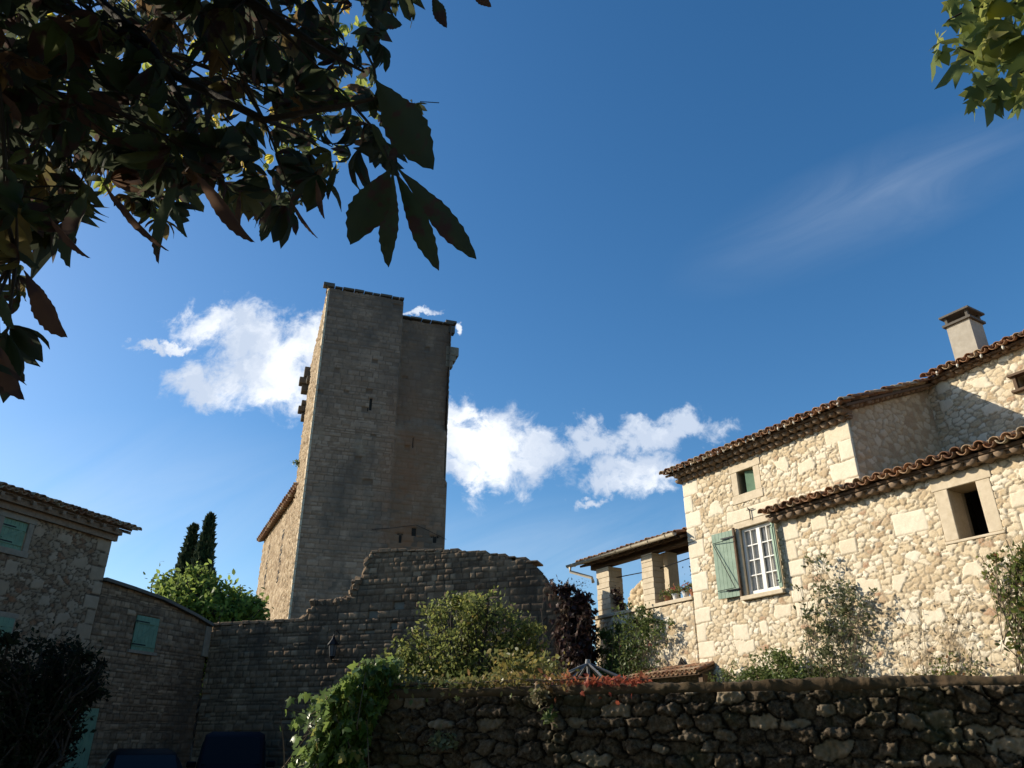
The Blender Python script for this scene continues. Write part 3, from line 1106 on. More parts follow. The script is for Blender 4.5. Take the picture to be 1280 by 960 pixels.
def roof_deck(name, O, ed, sd, width, slope, parent, th=0.05, drop=0.03):
    nd = np.cross(ed, sd); nd = nd if nd[2] > 0 else -nd
    mb = MB()
    mb.box(O - nd * drop, ed, sd, nd, (0, width), (0, slope), (-th, 0))
    return mb.build(name, M['wood'], parent)


# main roof
E0 = HO + d * 2.40 + nout * 0.40 + Z * 7.72
tiles('main_roof', E0, -d, sdir, 5.42, 7.0, M['tile'], house, seed=2)
roof_deck('main_roof_deck', E0 + sdir * 0.10, -d, sdir, 5.36, 6.9, house)
gm, mm = MB(), MB()
genoise(gm, mm, HO + d * 2.16, -d, nout, 4.94, 7.50, 2, seed=1)
gm2 = MB()
# rake: a row of tile noses climbing along the gable
ru = (nin + Z * (sl_ + 0.01)); ru /= np.linalg.norm(ru)
genoise(gm, mm, GO + Z * 7.70, ru, -d, 3.25, 0.0, 1, seed=3, up=np.cross(-d, ru) * (1 if np.cross(-d, ru)[2] > 0 else -1), step=0.16)
# wing roof
E1 = HO + d * (-0.52) + nout * 0.36 + Z * 6.03
tiles('wing_roof', E1, -d, (lambda s: s / np.linalg.norm(s))(nin + Z * 0.24), 8.6, 3.75, M['tile'], house, seed=5, jit=1.6, r=0.095, pitch=0.215)
roof_deck('wing_roof_deck', E1 + nin * 0.1 + Z * 0.02, -d, (lambda s: s / np.linalg.norm(s))(nin + Z * 0.24), 8.5, 3.6, house)
genoise(gm, mm, HO + d * (-0.62), -d, nout, 8.3, 5.86, 1, seed=7, pitch=0.24, r=0.10, step=0.22)
# rear roof
E2 = RO + d * (-2.95) + nout * 0.34 + Z * 9.08
e2d = (-d + Z * 0.03); e2d /= np.linalg.norm(e2d)
tiles('rear_roof', E2, e2d, sdir, 6.6, 3.6, M['tile'], house, seed=6, jit=1.3)
roof_deck('rear_roof_deck', E2 + sdir * 0.1, e2d, sdir, 6.5, 3.5, house)
genoise(gm, mm, RO + d * (-2.8), e2d, nout, 6.5, 8.98, 1, seed=8, step=0.17)
gm.build('genoise', M['genoise'], house, True)
mm.build('genoise_bed', M['genoise'], house)
rs = np.random.default_rng(4)
b = MB()
for i in range(24):                                # white mortar dabs between the eave tiles
    q = E0 - d * (0.12 + i * 0.2225 + rs.uniform(-.03, .03)) + sdir * 0.03 + Z * 0.0
    s = rs.uniform(0.5, 1.1)
    b = MB(); b.tube([q + Z * 0.055, q + Z * 0.01, q - Z * 0.035 * s], [0.018, 0.032 * s, 0.016 * s], 6); b.build('mortar_dab', M['mortar'], house, True)
for i in range(12):
    q = E2 - d * (0.25 + i * 0.5 + rs.uniform(-.03, .03)) + sdir * 0.03
    b = MB(); b.tube([q + Z * 0.055, q + Z * 0.01, q - Z * 0.04], [0.018, 0.03, 0.02], 6); b.build('mortar_dab', M['mortar'], house, True)

# chimney
CO = HO + nin * (D3 + 1.0)
b = MB()
b.box(CO, d, nin, Z, (-3.62, -3.06), (-0.02, 0.55), (9.3, 10.72))
ch = b.build('chimney', M['render'], house)
b = MB()
b.box(CO, d, nin, Z, (-3.68, -3.0), (-0.08, 0.61), (10.723, 10.78))
for (a, c) in ((-3.62, -0.02), (-3.12, -0.02), (-3.62, 0.49), (-3.12, 0.49)):
    b.box(CO, d, nin, Z, (a, a + 0.06), (c, c + 0.06), (10.783, 10.96))
b.box(CO, d, nin, Z, (-3.70, -2.98), (-0.10, 0.63), (10.962, 11.01))
b.build('chimney_cap', M['concrete'], ch)


def surround(mb, O, ud, no, w, L, H, S, th=0.035, dep=0.30, sillout=0.05):
    """dressed stone frame round hole w=(u0,u1,v0,v1): jambs L wide, lintel H, sill S"""
    u0, u1, v0, v1 = w
    mb.box(O, ud, no, Z, (u0 - L, u0), (-dep, th), (v0, v1))
    mb.box(O, ud, no, Z, (u1, u1 + L), (-dep, th), (v0, v1))
    mb.box(O, ud, no, Z, (u0 - L - 0.04, u1 + L + 0.04), (-dep, th + 0.004), (v1 + 0.003, v1 + H))
    mb.box(O, ud, no, Z, (u0 - L - 0.02, u1 + L + 0.02), (-dep, th + sillout), (v0 - S, v0 - 0.003))


FO = HO
# main casement window
wnd = MB()
surround(wnd, FO, d, nout, win, 0.10, 0.14, 0.09, 0.02, 0.35, 0.09)
wo = wnd.build('window', M['dressed'], house, bevel=0.008)
b = MB()
U0, U1, V0, V1 = win
y0, y1 = -0.13, -0.07
for (a, c) in ((U0, U0 + 0.06), (U1 - 0.06, U1), ((U0 + U1) / 2 - 0.05, (U0 + U1) / 2 + 0.05)):
    b.box(FO, d, nout, Z, (a, c), (y0, y1), (V0, V1))
b.box(FO, d, nout, Z, (U0 + .06, U1 - .06), (y0, y1 - .004), (V1 - 0.07, V1)); b.box(FO, d, nout, Z, (U0 + .06, U1 - .06), (y0, y1 - .004), (V0, V0 + 0.10))
for s0, s1 in ((U0 + 0.06, (U0 + U1) / 2 - 0.05), ((U0 + U1) / 2 + 0.05, U1 - 0.06)):
    mid = (s0 + s1) / 2
    b.box(FO, d, nout, Z, (mid - 0.012, mid + 0.012), (y0 + 0.01, y1 - 0.008), (V0 + 0.10, V1 - 0.07))
    for k in (1, 2, 3):
        zz = V0 + 0.10 + (V1 - V0 - 0.17) * k / 4
        b.box(FO, d, nout, Z, (s0, s1), (y0 + 0.012, y1 - 0.011), (zz - 0.013, zz + 0.013))
b.build('sash', M['white'], wo, bevel=0.004)
b = MB(); b.box(FO, d, nout, Z, (U0, U1), (-0.112, -0.107), (V0, V1)); b.build('pane', M['glass'], wo)
# curtain: gathered cloth
V = []; Fc = []
n = 60
for i in range(n + 1):
    x = U0 + (U1 - U0) * i / n
    gap = abs(x - (U0 + U1) / 2)
    yy = -0.145 + 0.010 * math.sin(i * 1.7) + 0.01 * math.sin(i * 0.6)
    V += [FO + d * x + nout * yy + Z * (V0 + 0.02), FO + d * x + nout * yy + Z * (V1 - 0.02)]
for i in range(n):
    if abs(i - n * 0.48) < 3:
        continue
    Fc.append((2 * i, 2 * i + 2, 2 * i + 3, 2 * i + 1))
make('curtain', np.array(V), Fc, M['curtain'], wo, True)
b = MB(); b.box(FO, d, nin, Z, (U0 - 0.3, U1 + 0.3), (0.55, 0.6), (V0 - 0.3, V1 + 0.3)); b.build('room_backing', M['dark'], house)


def shutter(name, O, a, no, w, h, mat, parent, zbrace=True, iron=True, flip=False):
    """boarded shutter: O bottom hinge corner, a along width, no outward face"""
    mb = MB(); nb = 6
    for k in range(nb):
        mb.box(O, a, no, Z, (w * k / nb + 0.002, w * (k + 1) / nb - 0.002), (0, 0.028), (0, h))
    sh = mb.build(name, mat, parent, bevel=0.003)
    mb = MB()
    for zz in (0.10, h - 0.20):
        mb.box(O, a, no, Z, (0.02, w - 0.02), (0.028, 0.05), (zz, zz + 0.09))
    p0, p1 = (0.08, 0.19), (w - 0.10, h - 0.20)
    if flip:
        p0, p1 = (w - 0.08, 0.19), (0.10, h - 0.20)
    A = O + a * p0[0] + Z * p0[1]; B = O + a * p1[0] + Z * p1[1]
    dv = (B - A); LL = np.linalg.norm(dv); dv /= LL
    pr = np.cross(dv, no)
    mb.box(A, dv, no, pr, (0, LL), (0.028, 0.048), (-0.04, 0.04))
    if zbrace:
        mb.build('brace', mat, sh, bevel=0.003)
    if iron:
        mb = MB()
        for zz in (0.13, h - 0.17):
            mb = MB(); mb.box(O, a, no, Z, (-0.03, w * 0.55), (0.051, 0.056), (zz, zz + 0.03)); mb.build('hinge', M['iron'], sh)
    return sh


SH = HO + nout * 0.06 + Z * 4.52
sh = shutter('shutter', SH + d * 0.60, d * 0.995 + nout * 0.10, nout, 0.60, 1.46, M['green'], house, flip=True, zbrace=False)
# black iron outline strap of the braces
b = MB()
O_ = SH + d * 0.60 + nout * 0.10
for (x0, z0, x1, z1) in ((0.03, 0.17, 0.57, 0.17), (0.03, 1.24, 0.57, 1.24), (0.05, 1.22, 0.55, 0.19)):
    A = O_ + d * (0.6 - x0) + nout * 0.012 + Z * z0; B_ = O_ + d * (0.6 - x1) + nout * 0.012 + Z * z1
    b.tube([A, B_], 0.009, 4)
b.build('strap', M['iron'], sh)
b = MB(); b.box(HO + nout * 0.05, d, nout, Z, (0.555, 0.60), (0, 0.05), (4.5, 6.02)); b.build('shutter_post', M['wood'], house)
a2 = (-d) * 0.985 + nout * 0.45; a2 /= np.linalg.norm(a2)
n2 = np.cross(Z, a2); n2 = n2 if np.dot(n2, nout) > 0 else -n2
shutter('shutter', HO + nout * 0.07 + Z * 4.52 + d * (-0.50), a2, n2, 0.14, 1.46, M['green'], house)
# hook above the window
b = MB()
q = HO + d * 0.06 + nout * 0.05
b.tube([q + Z * 6.10, q + Z * 6.32, q + nout * 0.06 + Z * 6.36], 0.012, 5)
b.tube([q + Z * 6.33 + d * 0.08, q + Z * 6.33 - d * 0.12], 0.010, 5)
b.build('iron_hook', M['iron'], house)
# small upper window with its shutter standing half open inside the reveal
b = MB(); surround(b, FO, d, nout, swin, 0.18, 0.17, 0.20, 0.022, 0.34, 0.01)
sw = b.build('window', M['dressed'], house, bevel=0.01)
b = MB(); b.box(FO, d, nin, Z, (swin[0] - .05, swin[1] + .05), (0.36, 0.39), (swin[2] - .05, swin[3] + .05)); b.build('recess', M['dark'], sw)
a3 = nin * -0.30 + d * 0.95; a3 /= np.linalg.norm(a3)
b = MB(); O3 = FO + d * (swin[0] + 0.01) + nin * 0.20
n3 = np.cross(a3, Z); n3 = n3 if np.dot(n3, nout) > 0 else -n3
b.box(O3, a3, n3, Z, (0, 0.34), (0, 0.03), (swin[2] + .01, swin[3] - .01)); b.build('shutter', M['green_dk'], sw)
# right-hand opening: deep dressed frame, dark inside
b = MB(); surround(b, FO, d, nout, rwin, 0.24, 0.24, 0.05, 0.025, 0.42, 0.01)
rw = b.build('window', M['dressed'], house, bevel=0.012)
b = MB(); b.box(FO, d, nin, Z, (rwin[0] - .1, rwin[1] + .1), (0.9, 0.95), (rwin[2] - .1, rwin[3] + .1)); b.build('recess', M['dark'], rw)
b = MB(); b.box(FO, d, nin, Z, (rwin[0] + .0, rwin[0] + .16), (0.36, 0.40), (rwin[2], rwin[3])); b.build('inner_frame', M['wood'], rw)

# ---- porch terrace
ter_poly = [(2.13, 0), (5.98, 0), (5.98, 4.66), (2.13, 4.66)]
hf_wall('terrace_wall', HO, d, nout, ter_poly, 0.022, pat_rubble(0.18, 0.105, 33, A=0.013, bulge=0.004, joint=0.17, jlo=0.07, extra=slabs(16, 2.2, 5.9, 2.6, 4.6, 8, [])), M['facade'], house, vmin=1.5)
b = MB(); prism(b, HO, d, nout, ter_poly, [], -0.035, -0.42)
b.box(HO, d, nin, Z, (5.58, 5.98), (0.42, 3.4), (0, 4.66)); b.box(HO, d, nin, Z, (2.2, 5.58), (0.42, 3.3), (4.3, 4.5))
b.build('terrace_core', M['facade_old'], house)
b = MB(); b.box(HO, d, nout, Z, (2.13, 6.04), (-0.42, 0.05), (4.662, 4.75)); b.build('parapet_coping', M['dressed'], house, bevel=0.012)
pil = MB()


def pillar(u0, u1, y0_, y1_, v0, v1, seed, tap=0.0):
    mb = MB(); rs = np.random.default_rng(seed); z = v0
    while z < v1 - 0.01:
        h = min(rs.uniform(0.10, 0.17), v1 - z)
        j = rs.uniform(-0.008, 0.008, 4)
        mb.box(HO, d, nin, Z, (u0 + j[0], u1 + j[1]), (y0_ + j[2], y1_ + j[3]), (z, z + h - 0.006))
        z += h
    o = mb.build('pillar', M['dressed'], house, bevel=0.008)
    return o


pillar(5.30, 5.86, 0.03, 0.50, 4.752, 6.02, 1)
pillar(3.50, 3.93, 0.03, 0.42, 4.752, 6.05, 2)
pillar(2.14, 2.50, 2.4, 2.8, 4.5, 6.7, 4)
ptop = (lambda s: s / np.linalg.norm(s))(nin + Z * 0.26)
E3 = HO + d * 6.35 + nout * 0.26 + Z * 6.20
tiles('porch_roof', E3, -d, ptop, 4.16, 3.5, M['tile'], house, seed=9, jit=1.2)
roof_deck('porch_roof_deck', E3 + ptop * 0.08 - Z * 0.0, -d, ptop, 4.14, 3.4, house, th=0.06)
b = MB()
b.box(HO, d, nin, Z, (2.14, 6.2), (0.10, 0.32), (6.06, 6.20))
for k in range(8):
    O_ = HO + d * (2.4 + k * 0.5) + Z * 6.19
    b.box(O_, d, ptop, Z, (0, 0.09), (-0.1, 3.1), (-0.04, 0.04))
b.box(HO, d, nin, Z, (2.14, 6.2), (3.0, 3.2), (6.8, 6.98))
b.build('porch_beam', M['wood'], house)
b = MB(); b.box(HO, d, nin, Z, (5.70, 5.98), (2.6, 3.0), (4.66, 6.8)); b.build('pillar', M['dressed'], house)
# gutter (half round) with brackets, and downpipe
b = MB()
V = []; Fc = []
G0 = HO + nout * 0.33
for i, u in enumerate((6.72, 2.22)):
    for rr in (0.075, 0.066):
        for k in range(9):
            a = math.pi + math.pi * k / 8
            V.append(G0 + d * u + nout * (rr * math.cos(a)) + Z * (6.24 + rr * math.sin(a)))
for k in range(8):
    Fc += [(k, k + 1, 18 + k + 1, 18 + k), (9 + k + 1, 9 + k, 27 + k, 27 + k + 1)]
Fc += [(0, 9, 27, 18), (8, 26, 35, 17)] + [tuple(range(0, 9)), tuple(range(18, 27))[::-1]]
b.add(V, Fc)
for k in range(7):
    u = 2.5 + k * 0.65
    b.tube([G0 + d * u + nout * (0.082 * math.cos(math.pi + math.pi * t / 8)) + Z * (6.24 + 0.082 * math.sin(math.pi + math.pi * t / 8)) for t in range(9)], 0.008, 4)
b.build('gutter', M['zinc'], house, True)
b = MB()
b.tube([G0 + d * 6.6 + Z * 6.18, G0 + d * 6.6 + Z * 6.05, HO + d * 5.95 + nout * 0.06 + Z * 5.80, HO + d * 5.9 + nout * 0.06 + Z * 5.66], 0.045, 8)
b.tube([HO + d * 5.93 + nin * 0.30 + Z * 5.8, HO + d * 6.02 + nin * 0.34 + Z * 4.6, HO + d * 6.04 + nin * 0.34 + Z * 0.1], 0.04, 8)
b.build('downpipe', M['zinc'], house, True)
b = MB(); b.tube([HO + d * 5.4 + nin * 0.3 + Z * 5.74, HO + d * 3.7 + nin * 0.3 + Z * 5.66, HO + d * 2.2 + nin * 0.3 + Z * 5.74], 0.014, 5)
b.build('tie_rod', M['iron'], house)
# far parapet of the terrace, ragged stone
hf_wall('rear_parapet', HO + nin * 1.4, d, nout, [(4.6, 4.4), (6.2, 4.4), (6.2, 5.35), (6.05, 5.62), (5.75, 5.72), (5.45, 5.86), (5.1, 5.84), (4.9, 5.6), (4.75, 5.2), (4.6, 5.1)], 0.03, pat_rubble(0.25, 0.16, 38, A=0.03, bulge=0.02), M['facade'], house, rag=0.06)
b = MB(); prism(b, HO + nin * 1.4, d, nout, [(4.65, 4.4), (6.15, 4.4), (6.15, 5.3), (5.7, 5.62), (5.2, 5.75), (4.9, 5.4)], [], -0.035, -0.35); b.build('rear_parapet_core', M['facade_old'], house)
# small tiled canopy low on the wall, with a stone gablet above
cs = (lambda s: s / np.linalg.norm(s))(nin + Z * 0.35)
tiles('canopy_roof', HO + d * 4.10 + nout * 0.52 + Z * 2.98, -d, cs, 2.42, 0.5, M['tile'], house, seed=12, jit=0.3, r=0.075, pitch=0.15, course=0.30)
b = MB(); b.box(HO + nout * 0.5 + Z * 2.96, -d, cs, np.cross(cs, d) * -1, (-4.1, -1.66), (0, 0.5), (-0.04, 0.0))
b.box(HO, d, nout, Z, (1.66, 1.78), (0, 0.42), (2.6, 2.98)); b.box(HO, d, nout, Z, (3.98, 4.10), (0, 0.42), (2.6, 2.98))
b.build('canopy_frame', M['wood'], house)
b = MB(); b.box(HO, d, nout, Z, (1.9, 3.9), (-0.02, 0.05), (0.0, 2.9)); b.build('canopy_door', M['dressed_dk'], house)
b = MB()
O_ = HO + nout * 0.05
b.add([O_ + d * 2.85 + Z * 3.14, O_ + d * 2.45 + Z * 3.14, O_ + d * 2.65 + Z * 3.42, O_ + d * 2.85 + Z * 3.14 + nout * .03, O_ + d * 2.45 + Z * 3.14 + nout * .03, O_ + d * 2.65 + Z * 3.42 + nout * .03],
      [(0, 1, 2), (5, 4, 3), (0, 3, 4, 1), (1, 4, 5, 2), (2, 5, 3, 0)])
b.build('gablet_opening', M['dark'], house)

# ================================================================== TOWER
TP = np.array([-12.516, 44.2645, 0.0])
dt = az(71.2); nt_in = az(-18.8); nt_out = -nt_in
tower = thing('stone_tower', 'tall roofless square stone keep rising behind the rampart', 'tower', TP)


def toff(u, v):
    return -0.45 * sst(20.2, 21.2, v + 1.2 * fbm(u, v, 1.3, 4)) * sst(5.15, 5.3, u) - 0.12 * sst(5.15, 5.25, u)


slits = [(3.40, 3.56, 21.2, 22.0), (6.68, 6.98, 13.2, 13.7), (8.05, 8.30, 12.9, 13.25), (5.92, 6.08, 12.7, 13.2), (6.40, 6.48, 19.0, 19.7)]
hf_wall('front_wall', TP, dt, nt_out, [(0, 0), (8.83, 0), (8.83, 16.8), (8.60, 17.2), (8.78, 28.70), (5.22, 28.72), (5.22, 29.80), (0, 29.85)], 0.055,
        pat_ashlar(0.27, 0.50, 5, A=0.02, bulge=0.012, off=0.02, holes=0.012, jw=0.022, vary=0.45, warp=0.04), M['tower'], tower, holes=slits, offs=toff, vmin=3, rag=0.10)
hf_wall('side_wall', TP, nt_in, -dt, [(0, 0), (12, 0), (12, 29.6), (6, 29.8), (0, 29.85)], 0.08,
        pat_rubble(0.5, 0.28, 44, A=0.06, bulge=0.06, off=0.04, warp=0.05), M['tower_side'], tower, vmin=3, rag=0.15)
b = MB()
b.box(TP, dt, nt_in, Z, (0.04, 8.55), (0.72, 11.95), (0, 28.6))
b.box(TP, dt, nt_in, Z, (0.04, 5.15), (0.10, 11.95), (28.6, 29.72))
b.box(TP, dt, nt_in, Z, (0.06, 5.16), (0.12, 0.72), (0, 28.6))
b.box(TP, dt, nt_in, Z, (5.16, 8.75), (0.25, 0.72), (0, 20.0))
b.build('core', M['dressed_dk'], tower)
for (u0_, u1_, z0_, z1_) in slits:  # dark plate stands in for the shade inside each opening
    b = MB(); b.box(TP, dt, nt_out, Z, (u0_ - .1, u1_ + .1), (-0.095 - (0.12 if u0_ > 5.2 else 0), -0.055 - (0.12 if u0_ > 5.2 else 0)), (z0_ - .1, z1_ + .1)); b.build('slit_shade', M['dark'], tower)
hf_wall('right_wall', TP + dt * 8.70, nt_in, dt, [(0.1, 0), (12, 0), (12, 28.5), (0.1, 28.65)], 0.12, pat_ashlar(0.29, 0.55, 6, A=0.03), M['tower'], tower, vmin=3)
# flush strips: clean quoin strip on lit side, putlog beam, drains
b = MB()
z = 4.0; k = 0
while z < 29.6:
    h = 0.42
    b.box(TP, nt_in, -dt, Z, (-0.03, 0.75 if k % 2 else 1.15), (-0.05, 0.085), (z, z + h - 0.02)); z += h; k += 1
b.build('quoin_strip', M['dressed'], tower, bevel=0.02)
b = MB()
rs = np.random.default_rng(3)
for (L0, z0, out, hh) in ((11.3, 27.6, 0.85, 0.55), (11.2, 28.15, 0.55, 0.9), (11.5, 27.0, 0.6, 0.6), (11.4, 25.8, 0.45, 0.4), (11.3, 25.2, 0.65, 0.45), (9.8, 27.2, 0.35, 0.4), (11.4, 24.6, 0.35, 0.5)):
    b.box(TP, nt_in, -dt, Z, (L0, L0 + 0.8), (-0.2, out), (z0, z0 + hh))
b.build('corbel', M['concrete'], tower, bevel=0.06)
b = MB()
b.box(TP, nt_in, dt, Z, (0.5, 1.2), (8.5, 9.42), (26.35, 27.05)); b.box(TP, nt_in, dt, Z, (0.5, 1.1), (8.5, 9.22), (25.9, 26.35)); b.box(TP, nt_in, dt, Z, (0.5, 1.0), (8.5, 9.02), (25.4, 25.9))
b.build('corbel', M['dressed_dk'], tower, bevel=0.06)
b = MB()
x = -0.15
while x < 8.8:                                     # thin projecting cornice slabs along the top
    w = rs.uniform(0.5, 0.9); top = 29.86 if x < 4.9 else 28.74
    w = min(w, (5.2 - x) if x < 4.9 else 9.0 - x)
    if w < 0.15:
        x += 0.2; continue
    b.box(TP, dt, nt_in, Z, (x, x + w - 0.03), ((-0.14 if x < 4.9 else 0.34) + rs.uniform(-.03, .03), 1.0), (top + rs.uniform(-0.03, 0.02), top + rs.uniform(0.10, 0.17)))
    x += w
b.box(TP, dt, nt_in, Z, (-0.40, 0.35), (-0.05, 0.5), (30.0, 30.22)); b.box(TP, dt, nt_in, Z, (8.35, 9.15), (0.35, 0.9), (28.88, 29.08)); b.box(TP, dt, nt_in, Z, (8.6, 9.05), (0.4, 0.9), (28.1, 28.6))
b.build('cornice', M['concrete'], tower, bevel=0.02)
b = MB()
for (L0, z0, z1) in ((2.4, 12.0, 15.4), (7.0, 16.0, 17.0)):
    b.box(TP, nt_in, -dt, Z, (L0, L0 + 0.30), (-0.05, 0.03), (z0, z1))
b.build('chase', M['dark'], tower)
b = MB()
b.tube([TP + nt_out * 0.10 + dt * u + Z * zz for u, zz in ((4.2, 13.35), (5.5, 13.55), (6.9, 13.85), (7.6, 13.6), (8.85, 13.1))], 0.016, 5)
b.build('cable', M['iron'], tower)
shrub('wall_weed', 'small green weed growing out of the lit side of the tall tower', 'weed', TP + nt_in * 9.5 - dt * 0.15 + Z * 20.1,
      [(TP + nt_in * 9.5 - dt * 0.4 + Z * 20.3, 0.4, 160)], M['lf_shrub'], leaf=0.14, tm=SI, seed=71)

# house behind the tower
BH = at(362, 690, 57.0); BH[2] = 0
bd = az(-25); bn = az(-115)
bh = thing('old_house', 'narrow sunlit old house with dark tiled roof standing behind the tall tower', 'house', BH)
H1 = 18.4
bh_h = [(3.5, 4.4, 12.6, 16.6), (10.6, 11.6, 12.0, 17.0)]
hf_wall('wall', BH, bd, bn, [(-3, 5), (15.5, 5), (15.5, H1), (-3, H1)], 0.10, pat_rubble(0.5, 0.3, 55, A=0.05, bulge=0.03, off=0.03), M['tower_side'], bh, rag=0.06)
b = MB(); prism(b, BH, bd, bn, [(-3, 0), (15.5, 0), (15.5, H1), (-3, H1)], [], -0.05, -6.0); b.build('wall_core', M['dressed_dk'], bh)
sdb = (lambda s: s / np.linalg.norm(s))(-bn + Z * 0.35)
tiles('roof', BH + bd * 15.9 + bn * 0.55 + Z * (H1 - 0.1), -bd, sdb, 18.5, 3.0, M['tile'], bh, pitch=0.62, r=0.27, course=0.8, seed=3)
b = MB(); b.box(BH + bd * 15.8 + bn * 0.4 + Z * (H1 - 0.12), -bd, sdb, np.cross(sdb, bd), (0, 18.4), (0, 6), (-0.1, 0.0)); b.build('roof_deck', M['wood'], bh)
for (u0, u1, z0, z1) in bh_h:
    b = MB(); b.box(BH, bd, bn, Z, (u0, u1), (-0.05, 0.055), (z0, z1)); b.build('window', M['dark'], bh)

# ================================================================== RAMPART
P1 = at(265, 780, 26.0); P1[2] = 0
dr = az(107); nr_in = az(17); nr_out = -nr_in
ramp_t = thing('rampart', 'dark ruined rampart wall of coursed stone, stepping up in front of the tall tower', 'wall', P1)
rp = [(0.02, 0), (0.02, 4.92), (3.0, 4.93), (3.18, 5.06), (3.35, 5.22), (3.5, 5.46), (4.1, 5.50), (4.62, 5.44), (4.74, 5.75), (4.98, 6.15), (5.12, 6.5), (5.2, 6.80), (6.1, 6.79), (7.4, 6.70),
      (8.65, 6.55), (9.5, 6.38), (10.1, 6.21), (10.5, 5.93), (10.75, 5.5), (10.95, 5.25), (11.72, 5.15), (11.72, 0)]
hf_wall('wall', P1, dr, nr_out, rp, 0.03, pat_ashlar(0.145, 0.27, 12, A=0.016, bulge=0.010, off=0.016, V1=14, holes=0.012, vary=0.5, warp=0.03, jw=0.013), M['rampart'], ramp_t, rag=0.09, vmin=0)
b = MB()
rp2 = [(u, max(0, v - 0.09)) for u, v in rp]
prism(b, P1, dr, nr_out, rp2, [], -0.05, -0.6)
b.build('wall_core', M['dressed_dk'], ramp_t)
# broken lit edge of the high part: loose core stones
rs = np.random.default_rng(11)
b = MB()
path = [(3.1, 5.0), (3.5, 5.42), (4.3, 5.5), (4.62, 5.46), (4.75, 5.8), (5.0, 6.2), (5.17, 6.75)]
for k in range(95):
    t = rs.uniform(0, len(path) - 1.001); i = int(t); fr = t - i
    u = path[i][0] * (1 - fr) + path[i + 1][0] * fr + rs.normal() * 0.04
    v = path[i][1] * (1 - fr) + path[i + 1][1] * fr - 0.06 + rs.normal() * 0.03
    s = rs.uniform(0.05, 0.14)
    q = P1 + dr * u + Z * v + nr_in * rs.uniform(-0.03, 0.5)
    a_ = rs.normal(size=3); a_ /= np.linalg.norm(a_)
    b_ = np.cross(a_, Z); b_ /= np.linalg.norm(b_); c_ = np.cross(a_, b_)
    b.box(q, a_, b_, c_, (-s, s), (-s * .7, s * .7), (-s * .5, s * .5))
x = 5.25
while x < 10.3:                                    # loose coping stones
    w = rs.uniform(0.18, 0.42)
    v = np.interp(x, [p_[0] for p_ in rp[:-1]], [p_[1] for p_ in rp[:-1]]) - 0.05
    b.box(P1, dr, nr_out, Z, (x, x + w - 0.02), (-0.6, 0.02 + rs.uniform(-.03, .04)), (v, v + rs.uniform(0.04, 0.12)))
    x += w
x = 0.0
while x < 3.0:
    w = rs.uniform(0.25, 0.5)
    b.box(P1, dr, nr_out, Z, (x, x + w - 0.02), (-0.6, 0.05 + rs.uniform(-.03, .03)), (4.86, 4.93 + rs.uniform(0.0, 0.04))); x += w
b.build('loose_stones', M['tower_side'], ramp_t, bevel=0.015)
# wall lantern on the rampart
LN = P1 + dr * 4.42 + nr_out * 0.30 + Z * 3.75
ln = thing('wall_lantern', 'small black iron wall lantern fixed high on the dark rampart', 'lantern', LN)


def frus(mb, O, r0, r1, z0, z1, n=6):
    V = [O + np.array([r0 * math.cos(2 * math.pi * k / n), r0 * math.sin(2 * math.pi * k / n), z0]) for k in range(n)] + \
        [O + np.array([r1 * math.cos(2 * math.pi * k / n), r1 * math.sin(2 * math.pi * k / n), z1]) for k in range(n)]
    mb.add(V, [(k, (k + 1) % n, n + (k + 1) % n, n + k) for k in range(n)] + [tuple(range(n))[::-1], tuple(range(n, 2 * n))])


b = MB(); frus(b, LN, 0.075, 0.12, 0.08, 0.38); b.build('lamp_glass', M['lampglass'], ln)
b = MB(); frus(b, LN, 0.17, 0.07, 0.385, 0.52); frus(b, LN, 0.06, 0.02, 0.522, 0.64); b.build('lamp_hood', M['iron'], ln)
b = MB(); frus(b, LN, 0.05, 0.09, 0.0, 0.077)
for k in range(6):
    a = 2 * math.pi * k / 6
    b.tube([LN + np.array([0.08 * math.cos(a), 0.08 * math.sin(a), 0.08]), LN + np.array([0.125 * math.cos(a), 0.125 * math.sin(a), 0.385])], 0.008, 4)
b.tube([LN + Z * 0.64, LN + Z * 0.75, LN + nr_in * 0.15 + Z * 0.80, LN + nr_in * 0.32 + Z * 0.72], 0.013, 5)
b.tube([LN + nr_in * 0.28, LN + nr_in * 0.05 - Z * 0.04, LN], 0.013, 5)
b.build('bracket', M['iron'], ln)

# ================================================================== LEFT HOUSE
dl = az(18.8); nl = az(108.8)            # outward normal
PL = CAM + ray(135, 700) * 20
LO_ = np.array([PL[0], PL[1], 0.0])
lh = thing('shaded_house', 'shaded rubble stone house at the left with tiled eave and green shutters', 'house', LO_)
lwin = (-3.15, -2.50, 5.65, 6.30)
lwin2 = (-3.1, -2.27, 3.55, 4.16)
hf_wall('wall', LO_, dl, nl, [(-9, 0), (0, 0), (0, 6.72), (-9, 6.72)], 0.028, pat_rubble(0.19, 0.11, 61, A=0.014, bulge=0.005, joint=0.17, jlo=0.06, blocks=[(-0.30 - 0.18 * (k % 2), 0.05, 0.36 * k, 0.36 * k + 0.34) for k in range(19)], extra=slabs(22, -5, -0.5, 2.5, 6.6, 19, [lwin, lwin2])), M['left'], lh, holes=[grow(lwin, .13, .14, .13), grow(lwin2, .07, .11, .09)], vmin=0.6)
b = MB(); prism(b, LO_, dl, nl, [(-9, 0), (0, 0), (0, 6.72), (-9, 6.72)], [lwin, lwin2], -0.035, -0.5)
b.box(LO_, dl, -nl, Z, (-0.45, 0.0), (0.5, 6), (0, 6.9)); b.box(LO_, dl, -nl, Z, (-9, -0.45), (5.6, 6), (0, 6.9)); b.box(LO_, dl, -nl, Z, (-9, -8.6), (0.5, 5.6), (0, 6.9))
b.build('wall_core', M['dressed_dk'], lh)
